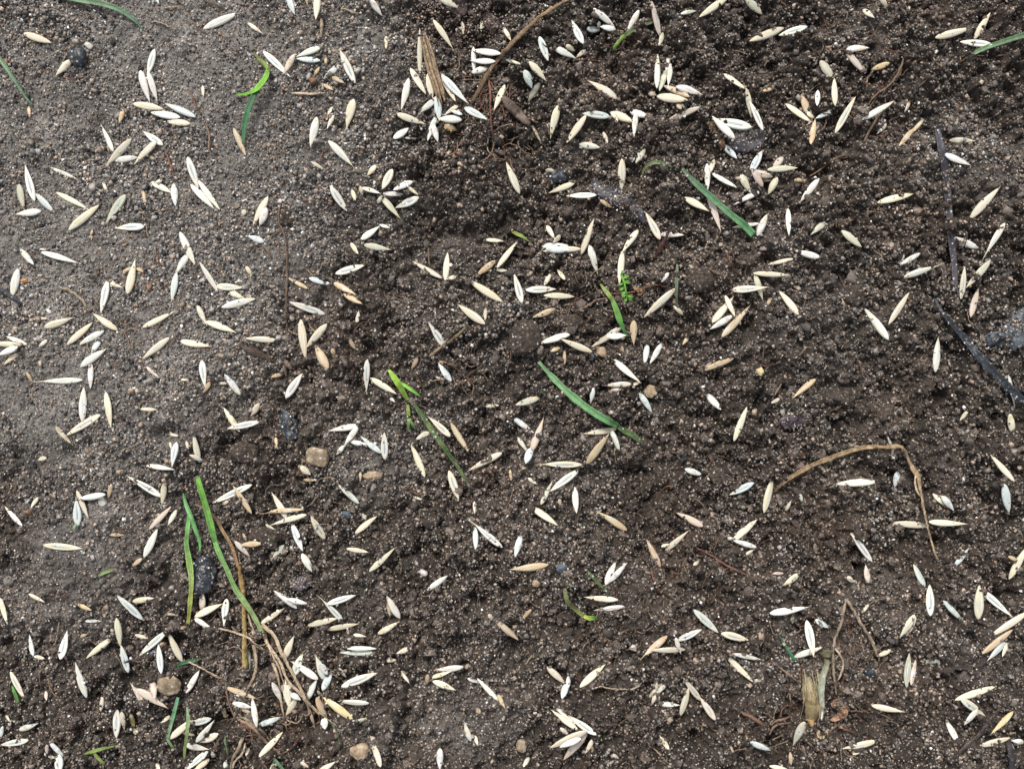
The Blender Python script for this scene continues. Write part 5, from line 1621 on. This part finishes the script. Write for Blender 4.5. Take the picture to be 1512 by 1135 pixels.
# soil clods that stand out
M_CLOD = simple('soil_clod', [(0.3, (0.030, 0.023, 0.018)), (0.52, (0.062, 0.048, 0.038)), (0.68, (0.13, 0.105, 0.085)), (0.8, (0.2, 0.17, 0.14))], 1500, 0.9, 0.2, bscale=1600, bdist=.0007, bst=1, specks=0.2)
for px, py, rx, ry, a, h, lab in [(775,497,27,30,0,1.6,'largest round soil clod above the central grass blade'),(843,478,18,14,0,1.4,'round soil clod left of the green bladed sprout'),(1031,415,22,20,10,1.5,'grey sandy soil clod right of the thin upright blade'),
        (390,795,26,17,-8,1.1,'flat dark soil clod under a small white seed at left'),(1262,436,15,16,0,1.2,'knobbly soil clod at right above a long white seed'),(422,322,13,12,0,1.1,'dark soil clod right of two upright seeds at upper left'),
        (650,500,0,0,0,0,''),(1440,905,20,15,0,1.4,'soil clod behind the cream seeds at the lower right'),(1400,715,16,14,0,1.3,'soil clod right of the hanging brown straw'),(1060,700+0,15,12,0,1.1,'soil clod above a bluish seed right of centre'),
        (360,668,22,18,0,1.2,'brown soil clod left of the square brown pebble'),(480,1085,24,18,0,1.4,'soil clod under the dry root tangle at the bottom'),(905,395,15,12,0,1.2,'soil clod above the yellow-green bladed sprout'),(590,240,16,13,0,1.1,'soil clod above the small cream seed group')]:
    if rx: stone('soil_clod', lab, 'soil clod', px, py, rx, ry, a, h, M_CLOD, sq=.15, jag=.35, sink=.5, seed=int(px), group='soil clods')
build_seeds()
def clinging():
    """grains and crumbs of soil lying on seeds, leaf scraps and stones"""
    P = []; rs = np.random.default_rng(77)
    for V, fr in DUSTY:
        k = rs.random(len(V)) < fr * 1.6; P.append(np.c_[V[k] + rs.normal(size=(k.sum(), 3)) * [.75, .75, .05], rs.uniform(.09, .26, k.sum())])
    D = np.array(DIRT); k = rs.random(len(D)) < .16; D = D[k]; a = rs.uniform(0, 6.28, len(D)); q = D[:, 3] * rs.uniform(.3, 1.15, len(D))
    P.append(np.c_[D[:, 0] + np.cos(a) * q, D[:, 1] + np.sin(a) * q, D[:, 2] - 0.35 * (q / D[:, 3]) ** 2 * D[:, 3], rs.uniform(.08, .24, len(D))])
    D = np.array(DIRT); k = rs.random(len(D)) < .30; D = D[k]; a = rs.uniform(0, 6.28, len(D)); q = D[:, 3] * rs.uniform(1.0, 1.5, len(D))
    P.append(np.c_[D[:, 0] + np.cos(a) * q, D[:, 1] + np.sin(a) * q, D[:, 2] - rs.uniform(.3, .8, len(D)), rs.uniform(.2, .5, len(D))])
    P = np.concatenate(P); col, _ = grain_colours(P[:, 0], P[:, 1], smooth_mask(P[:, 0], P[:, 1]))
    v, f = ico(1); o = scatter('clinging_soil', v, f, P[:, 0], P[:, 1], P[:, 2], P[:, 3], col, grain_material('clinging', 2200, 0.8), .14, False, cuts=2)
    tag(o, 'grains and crumbs of soil clinging to seeds, scraps and stones', 'soil', kind='stuff')
clinging()
